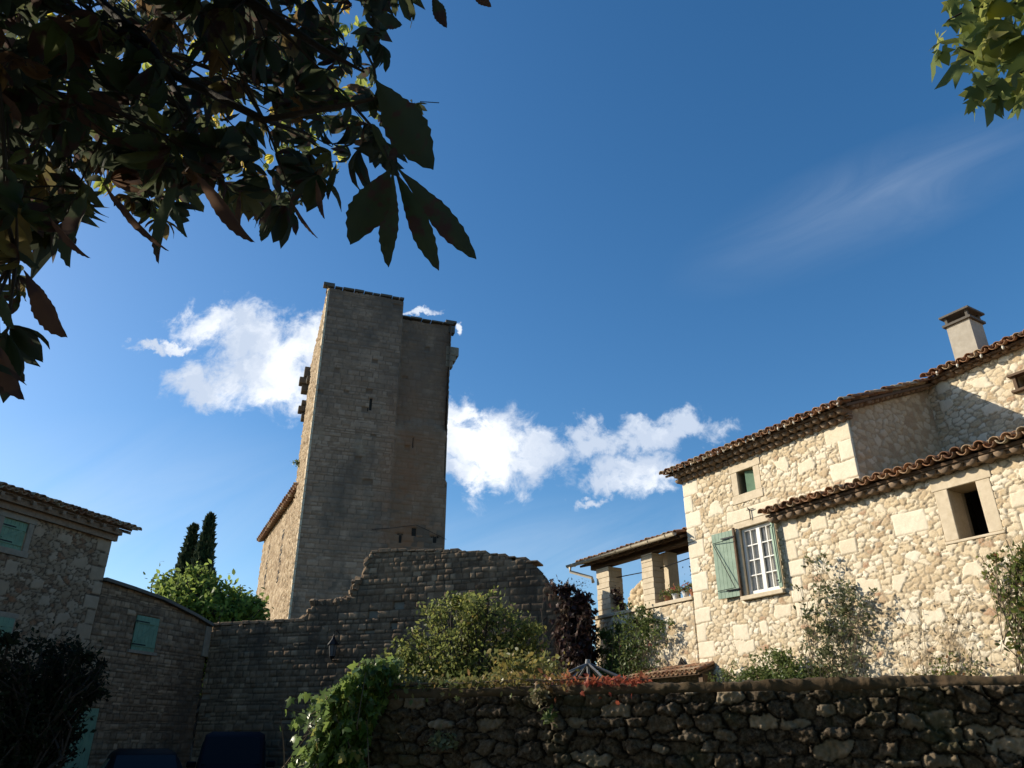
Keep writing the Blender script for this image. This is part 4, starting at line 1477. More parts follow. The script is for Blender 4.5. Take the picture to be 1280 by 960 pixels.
sdl = (lambda s: s / np.linalg.norm(s))(-nl + Z * 0.30)
tiles('roof', LO_ + dl * 0.42 + nl * 0.42 + Z * 6.78, -dl, sdl, 9.3, 3.4, M['tile'], lh, seed=21, jit=1.3)
b = MB()
b.box(LO_ + dl * 0.30 + nl * 0.30 + Z * 6.82, -dl, sdl, np.cross(dl, sdl) * (1 if np.cross(dl, sdl)[2] > 0 else -1), (0, 9.1), (0, 3.2), (-0.06, -0.01))
b.build('roof_deck', M['wood'], lh)
b = MB()
for k in range(24):
    b.box(LO_ + dl * (0.12 - k * 0.42) + nl * 0.36 + Z * 6.70, dl, sdl, Z, (0, 0.09), (0, 0.5), (-0.05, 0.03))
b.box(LO_, dl, nl, Z, (-9, 0.05), (0.02, 0.12), (6.45, 6.60)); b.box(LO_, dl, nl, Z, (-9, 0.05), (0.02, 0.24), (6.60, 6.72))
b.build('cornice', M['genoise'], lh)
b = MB(); surround(b, LO_, dl, nl, lwin, 0.14, 0.15, 0.14, 0.025, 0.3, 0.02)
w1 = b.build('window', M['dressed_dk'], lh, bevel=0.01)
shutter('shutter', LO_ + dl * lwin[0] + nl * (-0.06) + Z * lwin[2], dl, nl, lwin[1] - lwin[0], lwin[3] - lwin[2], M['green_dk'], w1)
b = MB(); surround(b, LO_, dl, nl, lwin2, 0.08, 0.12, 0.10, 0.02, 0.3, 0.02)
w2 = b.build('window', M['dressed_dk'], lh, bevel=0.01)
shutter('shutter', LO_ + dl * (lwin2[0] + .02) + nl * (0.03) + Z * lwin2[2], dl, nl, lwin2[1] - lwin2[0], lwin2[3] - lwin2[2], M['green_dk'], w2)
# low adjoining house
ah = thing('lean_to_house', 'low dark stone outbuilding with one green shutter, joined to the shaded house', 'outbuilding', LO_ + dl * 2.2)
ap = [(0.01, 0), (4.42, 0), (4.42, 4.86), (3.6, 5.05), (2.2, 5.30), (1.0, 5.40), (0.01, 5.46)]
awin = (1.40, 2.24, 3.87, 4.76); adoor = (-0.02, 0.80, 0, 2.40)
hf_wall('wall', LO_ - nl * 0.04, dl, nl, ap, 0.028, pat_ashlar(0.115, 0.21, 15, A=0.014, bulge=0.010, off=0.014, vary=0.55, warp=0.035, V1=10, jw=0.012), M['rampart'], ah, holes=[awin, (0, 0.82, 0, 2.4)], vmin=0)
b = MB(); prism(b, LO_ - nl * 0.04, dl, nl, [(u, max(v - 0.03, 0)) for u, v in ap], [awin, (0.03, 0.80, 0.02, 2.38)], -0.035, -0.5)
b.box(LO_, dl, -nl, Z, (4.0, 4.42), (0.54, 6), (0, 4.8)); b.box(LO_, dl, -nl, Z, (0.02, 4.0), (5.6, 6), (0, 4.8))
b.build('wall_core', M['dressed_dk'], ah)
b = MB()
for k in range(len(ap) - 3):
    (u1_, v1_), (u0_, v0_) = ap[k + 2], ap[k + 3]
    e = dl * (u1_ - u0_) + Z * (v1_ - v0_); L = np.linalg.norm(e); e /= L
    b.box(LO_ + dl * u0_ + Z * v0_, e, nl, np.cross(nl, e) * (1 if np.cross(nl, e)[2] > 0 else -1), (0, L), (-6, 0.10), (-0.04, 0.05))
b.build('roof', M['concrete'], ah, bevel=0.01)
b = MB(); b.box(LO_, dl, nl, Z, (4.18, 4.43), (-0.02, 0.03), (3.95, 4.82)); b.build('corner_quoin', M['dressed_dk'], ah, bevel=0.01)
shutter('shutter', LO_ + dl * awin[0] + nl * (-0.03) + Z * awin[2], dl, nl, awin[1] - awin[0], awin[3] - awin[2], M['green_dk'], ah)
shutter('door', LO_ + dl * 0.02 + nl * (-0.06), dl, nl, 0.78, 2.39, M['green_dk'], ah)
b = MB(); b.box(LO_ - nl * 0.04, dl, nl, Z, (awin[0] - .1, awin[1] + .1), (-0.3, 0.07), (awin[2] - .08, awin[2] - 0.003)); b.build('sill', M['dressed_dk'], ah)

# ================================================================== GARDEN WALL
gd = az(109); gn = az(199)
GW = np.array([-1.55, 7.90, 0.0])
gw = thing('garden_wall', 'dark rough stone garden wall across the foreground with a mortar coping', 'wall', GW)


_gp = pat_rubble(0.215, 0.095, 77, vj=0.35, A=0.036, bulge=0.012, joint=0.12, off=0.032, warp=0.05, extra=slabs(9, 0.2, 9.2, 0.9, 1.93, 31, [], (0.22, 0.42), (0.10, 0.19)))


def garden_pat(u, v):
    h, rid, m = _gp(u, v)
    rg = np.abs(fbm(u, v, 0.11, 41)) * 0.10 - np.abs(fbm(u, v, 0.06, 43)) * 0.05 + fbm(u, v, 0.035, 44) * 0.032 + (vnoise(u, v, 0.02, 46) - 0.5) * 0.014
    return h + m * rg, rid, m



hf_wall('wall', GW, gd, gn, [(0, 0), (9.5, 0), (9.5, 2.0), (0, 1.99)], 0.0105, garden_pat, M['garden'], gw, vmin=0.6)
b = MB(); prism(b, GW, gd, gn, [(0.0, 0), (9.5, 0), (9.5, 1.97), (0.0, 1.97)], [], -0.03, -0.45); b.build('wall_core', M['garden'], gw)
# coping with an uneven hand-laid surface
nu = 900
us = np.linspace(-0.02, 9.5, nu); prof = [(-0.44, 0.0), (-0.45, 0.05), (-0.40, 0.085), (-0.2, 0.09), (0.0, 0.085), (0.03, 0.07), (0.036, 0.035), (0.03, 0.0), (0.0, -0.02)]
V = []
for i, u in enumerate(us):
    for k, (y, z) in enumerate(prof):
        n_ = 0.035 * (vnoise(np.array(u), np.array(k * 0.5), 0.5, 1) - 0.5) + 0.022 * (vnoise(np.array(u), np.array(k * 1.1), 0.07, 2) - 0.5) + 0.010 * (vnoise(np.array(u), np.array(k * 0.6), 0.025, 5) - 0.5)
        V.append(GW + gd * u + gn * (y + n_ * (1.2 if y > 0 else 0)) + Z * (1.985 + z + n_))
m_ = len(prof)
Fc = np.array([(i * m_ + k, (i + 1) * m_ + k, (i + 1) * m_ + k + 1, i * m_ + k + 1) for i in range(nu - 1) for k in range(m_ - 1)])
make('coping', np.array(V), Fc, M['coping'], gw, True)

# ================================================================== VEGETATION
rs = np.random.default_rng(99)
# fruit tree behind the garden wall
FT = np.array([-0.85, 14.8, 0.0])
cl = []
for (px, py, r) in [(480, 842, .38), (500, 815, .4), (520, 790, .42), (545, 765, .42), (565, 745, .36), (590, 750, .40), (610, 740, .36), (620, 760, .42), (640, 775, .42),
                    (655, 800, .42), (670, 825, .40), (660, 848, .45), (620, 820, .55), (580, 790, .55), (560, 830, .55), (530, 835, .5), (600, 850, .55), (505, 850, .45), (640, 845, .5), (575, 860, .5), (690, 850, .28), (665, 780, .22)]:
    D = 14.9 + rs.uniform(-0.9, 0.9)
    cl.append((at(px, py + 8, D), (r * 1.1, r * 1.1, r * .95), 700))
shrub('fruit_tree', 'rounded light green fruit tree growing behind the garden wall', 'tree', FT, cl, M['lf_fruit'], leaf=0.085, tm=SI, seed=31, stem=0.035, twigs=10, stem_name='trunk', leaf_name='crown', stem_mat=M['bark'])


def fac_uv(px, py, off=0.25):
    q0 = HO + nout * off
    r = ray(px, py)
    return CAM + r * np.dot(q0 - CAM, nin) / np.dot(r, nin)


def wallplant(name, label, cat, px0, spots, mat, leaf, n, seed, tm=None, r=0.3, off=0.25, **kw):
    c = [(fac_uv(px, py, off + 0.1 * math.sin(px)), (rr, rr, rr), int(n * (rr / r) ** 2)) for (px, py, rr) in spots]
    base = fac_uv(px0, 850, off); base[2] = 0
    return shrub(name, label, cat, base, c, mat, leaf, tm, seed, **kw)


wallplant('climbing_shrub', 'dense green climber covering the corner of the porch terrace wall', 'climber', 775,
          [(762, 842, .5), (760, 815, .42), (757, 795, .34), (775, 825, .45), (780, 800, .30), (790, 775, .30), (800, 765, .26), (815, 775, .26), (805, 790, .25), (825, 790, .20), (835, 778, .14), (785, 850, .4), (745, 850, .3), (805, 835, .22), (780, 757, .2), (770, 785, .25)],
          M['lf_shrub'], 0.085, 480, 41, tm=SI, flowers=14)
wallplant('leafy_bush', 'low dense green bush at the wall foot below the casement window', 'bush', 965,
          [(940, 845, .34), (955, 825, .34), (975, 830, .38), (1000, 838, .34), (960, 850, .4), (985, 850, .4), (1012, 850, .3), (1030, 840, .22)],
          M['lf_shrub'], 0.07, 480, 43, tm=SI)
wallplant('bushy_seedling', 'small green shrub between the tiled canopy and the low bush', 'shrub', 900,
          [(905, 845, .26), (915, 835, .2), (893, 850, .22)], M['lf_shrub'], 0.06, 300, 44, tm=SI)
wallplant('tall_shrub', 'tall airy grey green shrub climbing the sunlit wall right of the window', 'shrub', 1035,
          [(1045, 745, .34), (1030, 725, .24), (1055, 765, .3), (1020, 765, .24), (1035, 790, .26), (1060, 735, .18), (1010, 700, .16), (1030, 695, .14), (1075, 755, .2), (1085, 785, .13), (1040, 815, .28), (1070, 825, .22), (1050, 845, .3), (1000, 735, .14), (1090, 740, .12), (1010, 790, .2)],
          M['lf_rosemary'], 0.075, 250, 47, r=0.3)
wallplant('rose_bush', 'low sparse rose bush with reddish stems under the right opening', 'rose', 1180,
          [(1165, 835, .22), (1185, 820, .2), (1205, 835, .22), (1220, 845, .2), (1150, 848, .2), (1195, 850, .28), (1175, 850, .25), (1228, 828, .1), (1215, 812, .1)],
          M['lf_rose'], 0.06, 240, 49, r=0.3)
wallplant('climbing_rose', 'tall climbing rose beside the dark opening at the right edge', 'rose', 1290,
          [(1245, 700, .2), (1265, 690, .24), (1280, 712, .26), (1235, 715, .14), (1260, 725, .22), (1275, 745, .2), (1262, 760, .15), (1290, 760, .25), (1275, 790, .12), (1300, 700, .4), (1310, 660, .3), (1258, 675, .12), (1290, 800, .2), (1285, 672, .14), (1225, 695, .08)],
          M['lf_rose'], 0.085, 250, 53, r=0.3, stem=0.016)
wallplant('dry_climber', 'pale withered climber clinging to the wall left of the rose bush', 'climber', 1150,
          [(1140, 760, .3), (1160, 740, .25), (1200, 745, .22), (1155, 790, .3), (1190, 780, .3), (1210, 760, .2), (1135, 800, .25), (1215, 790, .2)],
          M['lf_dry'], 0.045, 46, 57, r=0.3, off=0.10, stem=0.007, twigs=10)

# red creeper on the rampart end
cl = []
for (px, py, r) in [(705, 735, .28), (718, 752, .34), (722, 772, .36), (728, 800, .3), (712, 778, .3), (702, 792, .22), (722, 812, .3), (728, 750, .3), (725, 835, .25), (716, 795, .3), (732, 765, .3), (735, 790, .3), (736, 815, .25), (708, 742, .22), (731, 744, .2), (690, 725, .1)]:
    q0 = P1 + nr_out * 0.18
    r_ = ray(px, py)
    q = CAM + r_ * np.dot(q0 - CAM, nr_in) / np.dot(r_, nr_in)
    cl.append((q, (r, r * .5, r), int(620 * r)))
bq = P1 + dr * 11.3 + nr_out * 0.3
shrub('red_creeper', 'dark wine red creeper hanging over the right end of the rampart', 'creeper', bq, cl, M['lf_wine'], leaf=0.13, tm=LO, seed=61, twigs=8, hang=0.8)
cl = [(P1 + dr * u + nr_in * 0.4 + Z * (v + 0.15), (0.3, 0.3, 0.35), 40) for u, v in ((11.0, 5.3), (11.3, 5.4), (11.5, 5.4))]
shrub('dry_grass', 'thin dry grass stalks on top of the rampart beside the red creeper', 'grass', P1 + dr * 11.2 + nr_in * 0.4 + Z * 4.8, cl, M['lf_dry'], leaf=0.05, tm=SI, seed=62, stem=0.006, twigs=12)
P_ = P1 + dr * 4.42

# trees behind the low rampart stretch
cl = []
for (px, py, r) in [(195, 745, 1.0), (210, 730, .9), (235, 728, 1.1), (245, 715, .7), (262, 735, 1.1), (280, 745, 1.1), (298, 748, .9), (315, 760, .8), (300, 770, 1.1), (270, 770, 1.3), (240, 765, 1.2), (215, 760, 1.1), (225, 790, 1.2), (290, 790, 1.2), (322, 778, .6)]:
    cl.append((at(px, py, 38 + rs.uniform(-1.5, 1.5)), (r * .9, r * .9, r * 1.0), 620))
tb = at(258, 800, 38); tb[2] = 0
shrub('leafy_tree', 'bright yellow green sunlit tree behind the low rampart stretch', 'tree', tb, cl, M['lf_bright'], leaf=0.24, tm=OV, seed=81, stem=0.14, twigs=12, stem_name='trunk', leaf_name='crown', stem_mat=M['bark'], up=0.5)


def cypress(px, ytop, D, rad, label, seed):
    top = at(px, ytop, D)
    base = np.array([top[0], top[1], 0.0]); H = top[2]
    t = thing('cypress', label, 'cypress', base, 'pair of cypresses')
    b = MB(); b.tube([base, base + Z * H * 0.6, base + Z * H * 0.97], [0.16, 0.09, 0.02], 7); b.build('trunk', M['bark'], t)
    rs = np.random.default_rng(seed)
    n = 14000
    z = 0.05 + 0.95 * rs.random(n) ** 0.8
    prof = np.clip((1 - z) * 3.0, 0, 1) ** 1.25 * (0.82 + 0.18 * np.sin(z * 31 + seed)) * np.clip(z * 9, 0.3, 1)
    th = rs.random(n) * 2 * math.pi
    r = rad * prof * (0.55 + 0.5 * rs.random(n)) * (1 + 0.16 * np.sin(th * 5 + z * 20))
    P = base + np.stack([r * np.cos(th), r * np.sin(th), z * H], 1)
    dd = np.stack([0.28 * np.cos(th), 0.28 * np.sin(th), np.ones(n)], 1)
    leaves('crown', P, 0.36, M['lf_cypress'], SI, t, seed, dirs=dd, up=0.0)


cypress(263, 649, 46, 1.0, 'taller of the two dark cypresses behind the bright tree', 5)
cypress(242, 662, 47, 0.95, 'shorter of the two dark cypresses, on the left of the pair', 6)
cypress_top = at(158, 722, 30)
# dark evergreen in front of the shaded house
cl = []
for (px, py, r) in [(25, 830, .42), (50, 815, .34), (80, 812, .30), (100, 825, .28), (112, 845, .25), (115, 868, .22), (85, 850, .45), (50, 860, .5), (15, 870, .5), (40, 900, .5), (80, 890, .38), (10, 920, .5), (-20, 850, .5), (50, 940, .5), (85, 915, .26), (-10, 950, .5), (128, 830, .07), (10, 805, .25)]:
    cl.append((at(px, py, 13 + rs.uniform(-.5, .5)), (r, r, r * .9), int(1500 * r)))
eb = at(35, 950, 13); eb[2] = 0
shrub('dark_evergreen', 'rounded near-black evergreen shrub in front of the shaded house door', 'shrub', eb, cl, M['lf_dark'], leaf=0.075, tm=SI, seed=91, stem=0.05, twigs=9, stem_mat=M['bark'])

# creeper on the garden wall: heap over the left end, and a strand along the coping
cv = thing('wall_creeper', 'glossy green creeper heaped over the left end of the garden wall', 'creeper', GW + gd * 0.1 + gn * 0.2)
rs = np.random.default_rng(17)
P = []
n = 2000
while len(P) < n:
    px = rs.uniform(378, 500); py = rs.uniform(822, 990)
    edge = np.interp(py, [828, 850, 880, 920, 960, 990], [455, 425, 402, 392, 384, 378])
    redge = np.interp(py, [828, 858, 870, 890, 920, 960, 990], [500, 500, 482, 474, 462, 455, 455])
    if px < edge or px > redge:
        continue
    P.append(at(px, py, 7.55 + 0.28 * rs.random() + 0.2 * abs(px - 430) / 50))
P = np.array(P)
lrv = rs.random(n)
dn = np.tile(np.array([[-0.2, -0.25, -0.8]]), (n, 1))
leaves('foliage', P, 0.085, M['lf_ivy'], LO, cv, 3, dirs=dn, up=0.1, lr=lrv * 0.97)
P2 = []
while len(P2) < 900:                              # body of the heap below the picture and behind
    q = GW + gd * rs.uniform(-0.55, 0.1) + gn * rs.uniform(-0.5, 0.35) + Z * rs.uniform(0.1, 2.05)
    P2.append(q)
P2 = np.array(P2)
leaves('inner_foliage', P2, 0.09, M['lf_ivy'], LO, cv, 4, up=0.1, hang=1.0)
b = MB()
for k in range(16):
    p0 = GW + gd * rs.uniform(-0.4, 0.0) + gn * rs.uniform(0, 0.2)
    p1 = at(rs.uniform(400, 470), rs.uniform(840, 900), 7.7)
    b.tube(curve(p0, p1, 6, 0, 2, rs, up0=(0, 0, 1)), [0.012, .011, .01, .009, .007, .005, .003], 5)
b.build('stems', M['stem'], cv, True)

ct = thing('coping_creeper', 'strand of creeper along the wall coping turning yellow and red', 'creeper', GW + gd * 1.2 + Z * 2.07)
n = 1500
U = rs.random(n) ** 0.9 * 2.75 + 0.1
bump_ = np.interp(U, [0, 0.3, 1.0, 1.7, 2.2, 2.6, 3.2], [0.20, 0.16, 0.09, 0.12, 0.08, 0.05, 0.02])
Yo = rs.uniform(-0.42, 0.09, n)
Zo = 2.07 + bump_ * rs.random(n) - (Yo > 0.05) * rs.random(n) * 0.16 * (rs.random(n) < 0.5)
P = GW + U[:, None] * gd + Yo[:, None] * gn + Zo[:, None] * Z
lrv = np.clip(np.interp(U, [0, 1.0, 1.7, 2.05, 2.4, 2.85], [0.02, 0.10, 0.25, 0.50, 0.9, 0.97]) + rs.normal(size=n) * 0.16, 0, 1)
leaves('foliage', P, 0.052, M['lf_red'], [LO, OV, OV], ct, 8, up=0.1, hang=0.6, lr=lrv)
b = MB()
for k in range(6):
    b.tube([GW + gd * (0.1 + t * 0.55) + gn * rs.uniform(-0.3, 0.06) + Z * (2.09 + 0.03 * rs.random()) for t in range(6)], 0.006, 5)
b.build('stems', M['stem'], ct, True)
ys = thing('yellowing_shrub', 'small yellowing shrub rising behind the creeper on the garden wall', 'shrub', [0.35, 9.0, 0.0])
b = MB(); P = []
for k in range(26):
    e = at(rs.uniform(622, 700), rs.uniform(826, 852), 9.0 + rs.uniform(-.3, .3)); pts = curve([0.35, 9.0, 0.0], e, 6, 0, 1, rs, up0=(0, 0, 1)); b.tube(pts, list(np.linspace(.01, .003, 7)), 4)
    P.append(e + rs.normal(size=(34, 3)) * 0.085)
b.build('stems', M['stem'], ys, True)
leaves('foliage', np.concatenate(P), 0.065, M['lf_yellow'], OV, ys, 9, up=0.2)
# tufts rooted in the wall face
for k, (u, zv, rad, nn_, mt, lab) in enumerate([(1.95, 1.93, 0.11, 150, 'lf_dry', 'pale dry tuft rooted in the garden wall just below its coping'),
                                               (1.05, 1.58, 0.13, 120, 'lf_rosemary', 'sparse grey green tuft growing low in the garden wall face'),
                                               (2.05, 1.78, 0.07, 60, 'lf_shrub', 'little green weed under the pale dry tuft on the wall')]):
    q = GW + gd * u + gn * 0.08 + Z * zv
    shrub('wall_tuft', lab, 'weed', q, [(q + gn * 0.08 + Z * 0.02, rad, nn_)], M[mt], leaf=0.05, seed=200 + k, stem=0.004, twigs=8, tm=OV)

# geraniums in pots on the porch parapet
for k, (u, pot, lab, fl) in enumerate([(3.2, 'pot', 'terracotta pot of green geranium beside the middle porch pillar', 3), (2.9, 'potw', 'white pot of red geranium on the porch parapet', 9), (2.55, 'potw', 'white pot of orange flowers at the house end of the parapet', 8), (2.3, 'pot', 'terracotta pot of pink flowers tucked against the house wall', 6)]):
    q = HO + d * u + nin * 0.18 + Z * 4.752
    t = thing('flower_pot', lab, 'flower pot', q, 'pots on the porch parapet')
    b = MB(); frus(b, q, 0.06, 0.09, 0.0, 0.14, 12); frus(b, q, 0.10, 0.10, 0.142, 0.17, 12); b.build('pot', M[pot], t)
    P = q + Z * 0.22 + rs.normal(size=(160, 3)) * np.array([0.09, 0.09, 0.06])
    leaves('foliage', P, 0.06, M['lf_rose'], SI, t, 300 + k)
    Q = q + Z * 0.29 + rs.normal(size=(fl * 6, 3)) * np.array([0.08, 0.08, 0.04])
    leaves('blossoms', Q, 0.05, M['flower'], SI, t, 320 + k)
# hanging lamp / bird cage silhouette in the porch opening and potted plant by pillar
q = HO + d * 3.15 + nin * 1.2 + Z * 5.62
t = thing('hanging_plant', 'dark hanging plant in the porch opening behind the middle pillar', 'plant', q)
b = MB(); b.tube([q + Z * 0.9, q + Z * 0.12], 0.006, 4); frus(b, q, 0.05, 0.10, -0.02, 0.12, 8); b.build('hanging_pot', M['iron'], t)
leaves('foliage', q + Z * 0.12 + rs.normal(size=(90, 3)) * np.array([.10, .10, .12]), 0.09, M['lf_dark'], SI, t, 5, hang=0.8)
q = HO + d * 5.05 + nin * 0.2 + Z * 4.752
shrub('potted_climber', 'dark reddish climber winding up the left porch pillar', 'climber', q, [(q + Z * 0.35 + d * 0.12, .2, 150), (q + Z * 0.6 + d * 0.18, .16, 90), (q + Z * 0.12 - d * 0.1, .18, 120)], M['lf_wine'], leaf=0.08, seed=400, tm=SI, stem=0.008)

# bare parasol frame behind the wall
UQ = at(735, 829, 11); UQ0 = UQ.copy(); UQ0[2] = 0
t = thing('parasol_frame', 'bare metal parasol frame with its ribs spread, behind the garden wall', 'parasol', UQ0)
b = MB(); b.tube([UQ0, UQ + Z * 0.04], 0.022, 8); b.build('pole', M['greymetal'], t, True)
for k in range(8):
    a = 2 * math.pi * (k + 0.35) / 8
    e = UQ + np.array([1.35 * math.cos(a), 1.35 * math.sin(a), -0.62])
    mid = (UQ + e) / 2 + Z * 0.03
    b = MB(); b.tube([UQ, mid, e], 0.014, 5)
    b.tube([mid, UQ - Z * 0.75], 0.009, 5)
    b.build('rib', M['greymetal'], t)
b = MB(); frus(b, UQ, 0.045, 0.03, -0.03, 0.05, 8); b.build('hub', M['greymetal'], t)


# ================================================================== VEHICLES
def loft(mb, secs):
    """secs: list of rings of equal length"""
    n = len(secs[0]); V = [q for s in secs for q in s]; Fc = []
    for i in range(len(secs) - 1):
        for k in range(n):
            Fc.append((i * n + k, i * n + (k + 1) % n, (i + 1) * n + (k + 1) % n, (i + 1) * n + k))
    Fc += [tuple(range(n))[::-1], tuple((len(secs) - 1) * n + k for k in range(n))]
    mb.add(V, Fc)


def vehicle(name, label, cat, loc, a, L, Wd, H, van, paint):
    """a: forward direction; front end points along a"""
    s_ = np.cross(Z, a)
    O = np.array(loc, float)
    t = thing(name, label, cat, O)
    pt = lambda x, y, z: O + a * x + s_ * y + Z * z
    hw = Wd / 2

    def ring(x, z0, zb, zt, w0, w1):
        return [pt(x, -w0, z0), pt(x, w0, z0), pt(x, w0 * 1.02, zb * .7), pt(x, w0, zb), pt(x, w1, zt - 0.06), pt(x, w1 * .8, zt), pt(x, -w1 * .8, zt), pt(x, -w1, zt - 0.06), pt(x, -w0, zb), pt(x, -w0 * 1.02, zb * .7)]
    b = MB()
    if van:
        S = [(-.50, .35, .95, H * .93, .96, .84), (-.485, .22, 1.0, H * .985, 1, .88), (-.1, .2, 1.02, H, 1, .89), (.16, .2, 1.02, H * .99, 1, .88), (.22, .2, 1.02, H * .94, 1, .86), (.38, .2, 1.0, 1.14, .99, .90), (.48, .25, .85, .92, .95, .88), (.50, .35, .7, .75, .88, .8)]
    else:
        S = [(-.50, .35, .72, .78, .88, .80), (-.47, .22, .85, .95, .97, .86), (-.40, .2, .9, 1.12, 1, .84), (-.30, .2, .92, H * .96, 1, .74), (-.15, .2, .92, H, 1, .73), (.05, .2, .92, H * .985, 1, .73), (.12, .2, .92, H * .93, 1, .75), (.26, .2, .92, 1.0, 1, .86), (.44, .22, .8, .84, .96, .84), (.50, .35, .6, .64, .85, .7)]
    loft(b, [ring(x * L, z0, zb, zt, w0 * hw, w1 * hw) for (x, z0, zb, zt, w0, w1) in S])
    b.build('body', paint, t, True, bevel=0.02)
    # glass: windscreen, rear and sides
    top = H
    if van:
        f0, f1, zf0, zf1 = .365 * L, .225 * L, 1.18, H * .92
        r0, r1, zr0, zr1 = -.502 * L, -.497 * L, 1.10, H * .88
    else:
        f0, f1, zf0, zf1 = .262 * L, .125 * L, 1.02, H * .91
        r0, r1, zr0, zr1 = -.412 * L, -.312 * L, 1.12, H * .92
    n_ = 0.02
    wv = 0.74 * hw if not van else 0.82 * hw
    b = MB(); b.add([pt(f0 + n_, -wv, zf0), pt(f0 + n_, wv, zf0), pt(f1 + n_, wv * .9, zf1 + n_), pt(f1 + n_, -wv * .9, zf1 + n_), pt(f0 - .1, -wv, zf0), pt(f0 - .1, wv, zf0), pt(f1 - .1, wv * .9, zf1 - .1), pt(f1 - .1, -wv * .9, zf1 - .1)],
                    [(0, 1, 2, 3), (7, 6, 5, 4), (0, 4, 5, 1), (1, 5, 6, 2), (2, 6, 7, 3), (3, 7, 4, 0)]); b.build('windscreen', M['carglass'], t)
    b = MB(); b.add([pt(r0 - n_, -wv, zr0), pt(r0 - n_, wv, zr0), pt(r1 - n_, wv * .88, zr1 + n_), pt(r1 - n_, -wv * .88, zr1 + n_), pt(r0 + .1, -wv, zr0), pt(r0 + .1, wv, zr0), pt(r1 + .1, wv * .88, zr1 - .1), pt(r1 + .1, -wv * .88, zr1 - .1)],
                    [(0, 1, 2, 3), (7, 6, 5, 4), (0, 4, 5, 1), (1, 5, 6, 2), (2, 6, 7, 3), (3, 7, 4, 0)]); b.build('rear_window', M['carglass'], t)
    for sg in (-1, 1):
        zb_ = 1.06 if van else 0.96
        xs = (-.02 * L, .25 * L, .18 * L, -.02 * L) if van else (-.30 * L, .20 * L, .08 * L, -.24 * L)
        zt_ = H * .88
        w0_, w1_ = (hw * .995, hw * .905) if van else (hw * .985, hw * .775)
        A_ = [pt(xs[0], sg * w0_, zb_), pt(xs[1], sg * w0_, zb_), pt(xs[2], sg * w1_, zt_), pt(xs[3], sg * w1_, zt_)]
        B_ = [q - s_ * sg * 0.06 for q in A_]
        b = MB(); b.add([q + s_ * sg * 0.012 for q in A_] + B_, [(0, 1, 2, 3), (7, 6, 5, 4), (0, 4, 5, 1), (1, 5, 6, 2), (2, 6, 7, 3), (3, 7, 4, 0)])
        b.build('side_window', M['carglass'], t)
        b = MB(); b.box(pt(.22 * L, sg * (hw + .01), .98 if not van else 1.1), a, s_ * sg, Z, (-.08, .06), (0, .20), (0, .13)); b.build('mirror', paint, t, bevel=0.03)
        for nm, x in (('headlight', .487 * L), ('tail_light', -.497 * L)):
            b = MB(); b.box(pt(x, sg * hw * .72, .68), a, s_ * sg, Z, (-.06, .03), (-.14, .14), (-.07, .09)); b.build(nm, M['lampglass'] if nm == 'headlight' else M['redlens'], t, bevel=0.02)
        for x in (-.31 * L, .31 * L):
            w = pt(x, sg * (hw - .10), .32); R_ = .32
            b = MB()
            rg = []
            for yy, rr in ((-.10, R_ * .9), (-.09, R_), (.09, R_), (.10, R_ * .9)):
                rg.append([w + s_ * yy + a * rr * math.cos(2 * math.pi * k / 20) + Z * rr * math.sin(2 * math.pi * k / 20) for k in range(20)])
            loft(b, rg); wh = b.build('wheel', M['rubber'], t, True)
            b = MB(); rg = []
            for yy, rr in ((-.11, R_ * .55), (.11, R_ * .55)):
                rg.append([w + s_ * yy + a * rr * math.cos(2 * math.pi * k / 16) + Z * rr * math.sin(2 * math.pi * k / 16) for k in range(16)])
            loft(b, rg); b.build('rim', M['greymetal'], wh)
    return t


q = at(182, 935, 19.0); q[2] = 0
vehicle('parked_car', 'black car parked in the shade at the foot of the outbuilding', 'car', q, az(152), 4.0, 1.62, 1.50, False, M['carblack'])
q = at(296, 915, 21.3); q[2] = 0
vehicle('parked_van', 'dark blue van parked against the rampart in deep shade', 'van', q, az(163), 3.9, 1.50, 1.86, True, M['vanblue'])

# ================================================================== NEAR TREES
rs = np.random.default_rng(5)
CT = np.array([-5.6, 2.4, 0.0])
ches = thing('chestnut_tree', 'horse chestnut tree with browning palmate leaves overhanging the upper left', 'tree', CT)
reg = [(-60, -60), (508, -60), (508, 10), (470, 40), (486, 78), (452, 110), (520, 135), (535, 190), (470, 200), (430, 215), (390, 240), (385, 262), (330, 280), (300, 262), (262, 225), (232, 262), (195, 285), (165, 270), (130, 232), (92, 262), (72, 292), (40, 300), (12, 330), (-60, 360)]
fr2 = [(-60, 300), (20, 300), (35, 340), (22, 400), (8, 480), (-60, 500)]


def in_reg(P):
    px, py, z = proj(P)
    vis = (z > 0.2) & (px > -30) & (px < 1310) & (py > -30) & (py < 990)
    ok = inpoly(px, py, reg) | inpoly(px, py, fr2)
    return (~vis) | ok


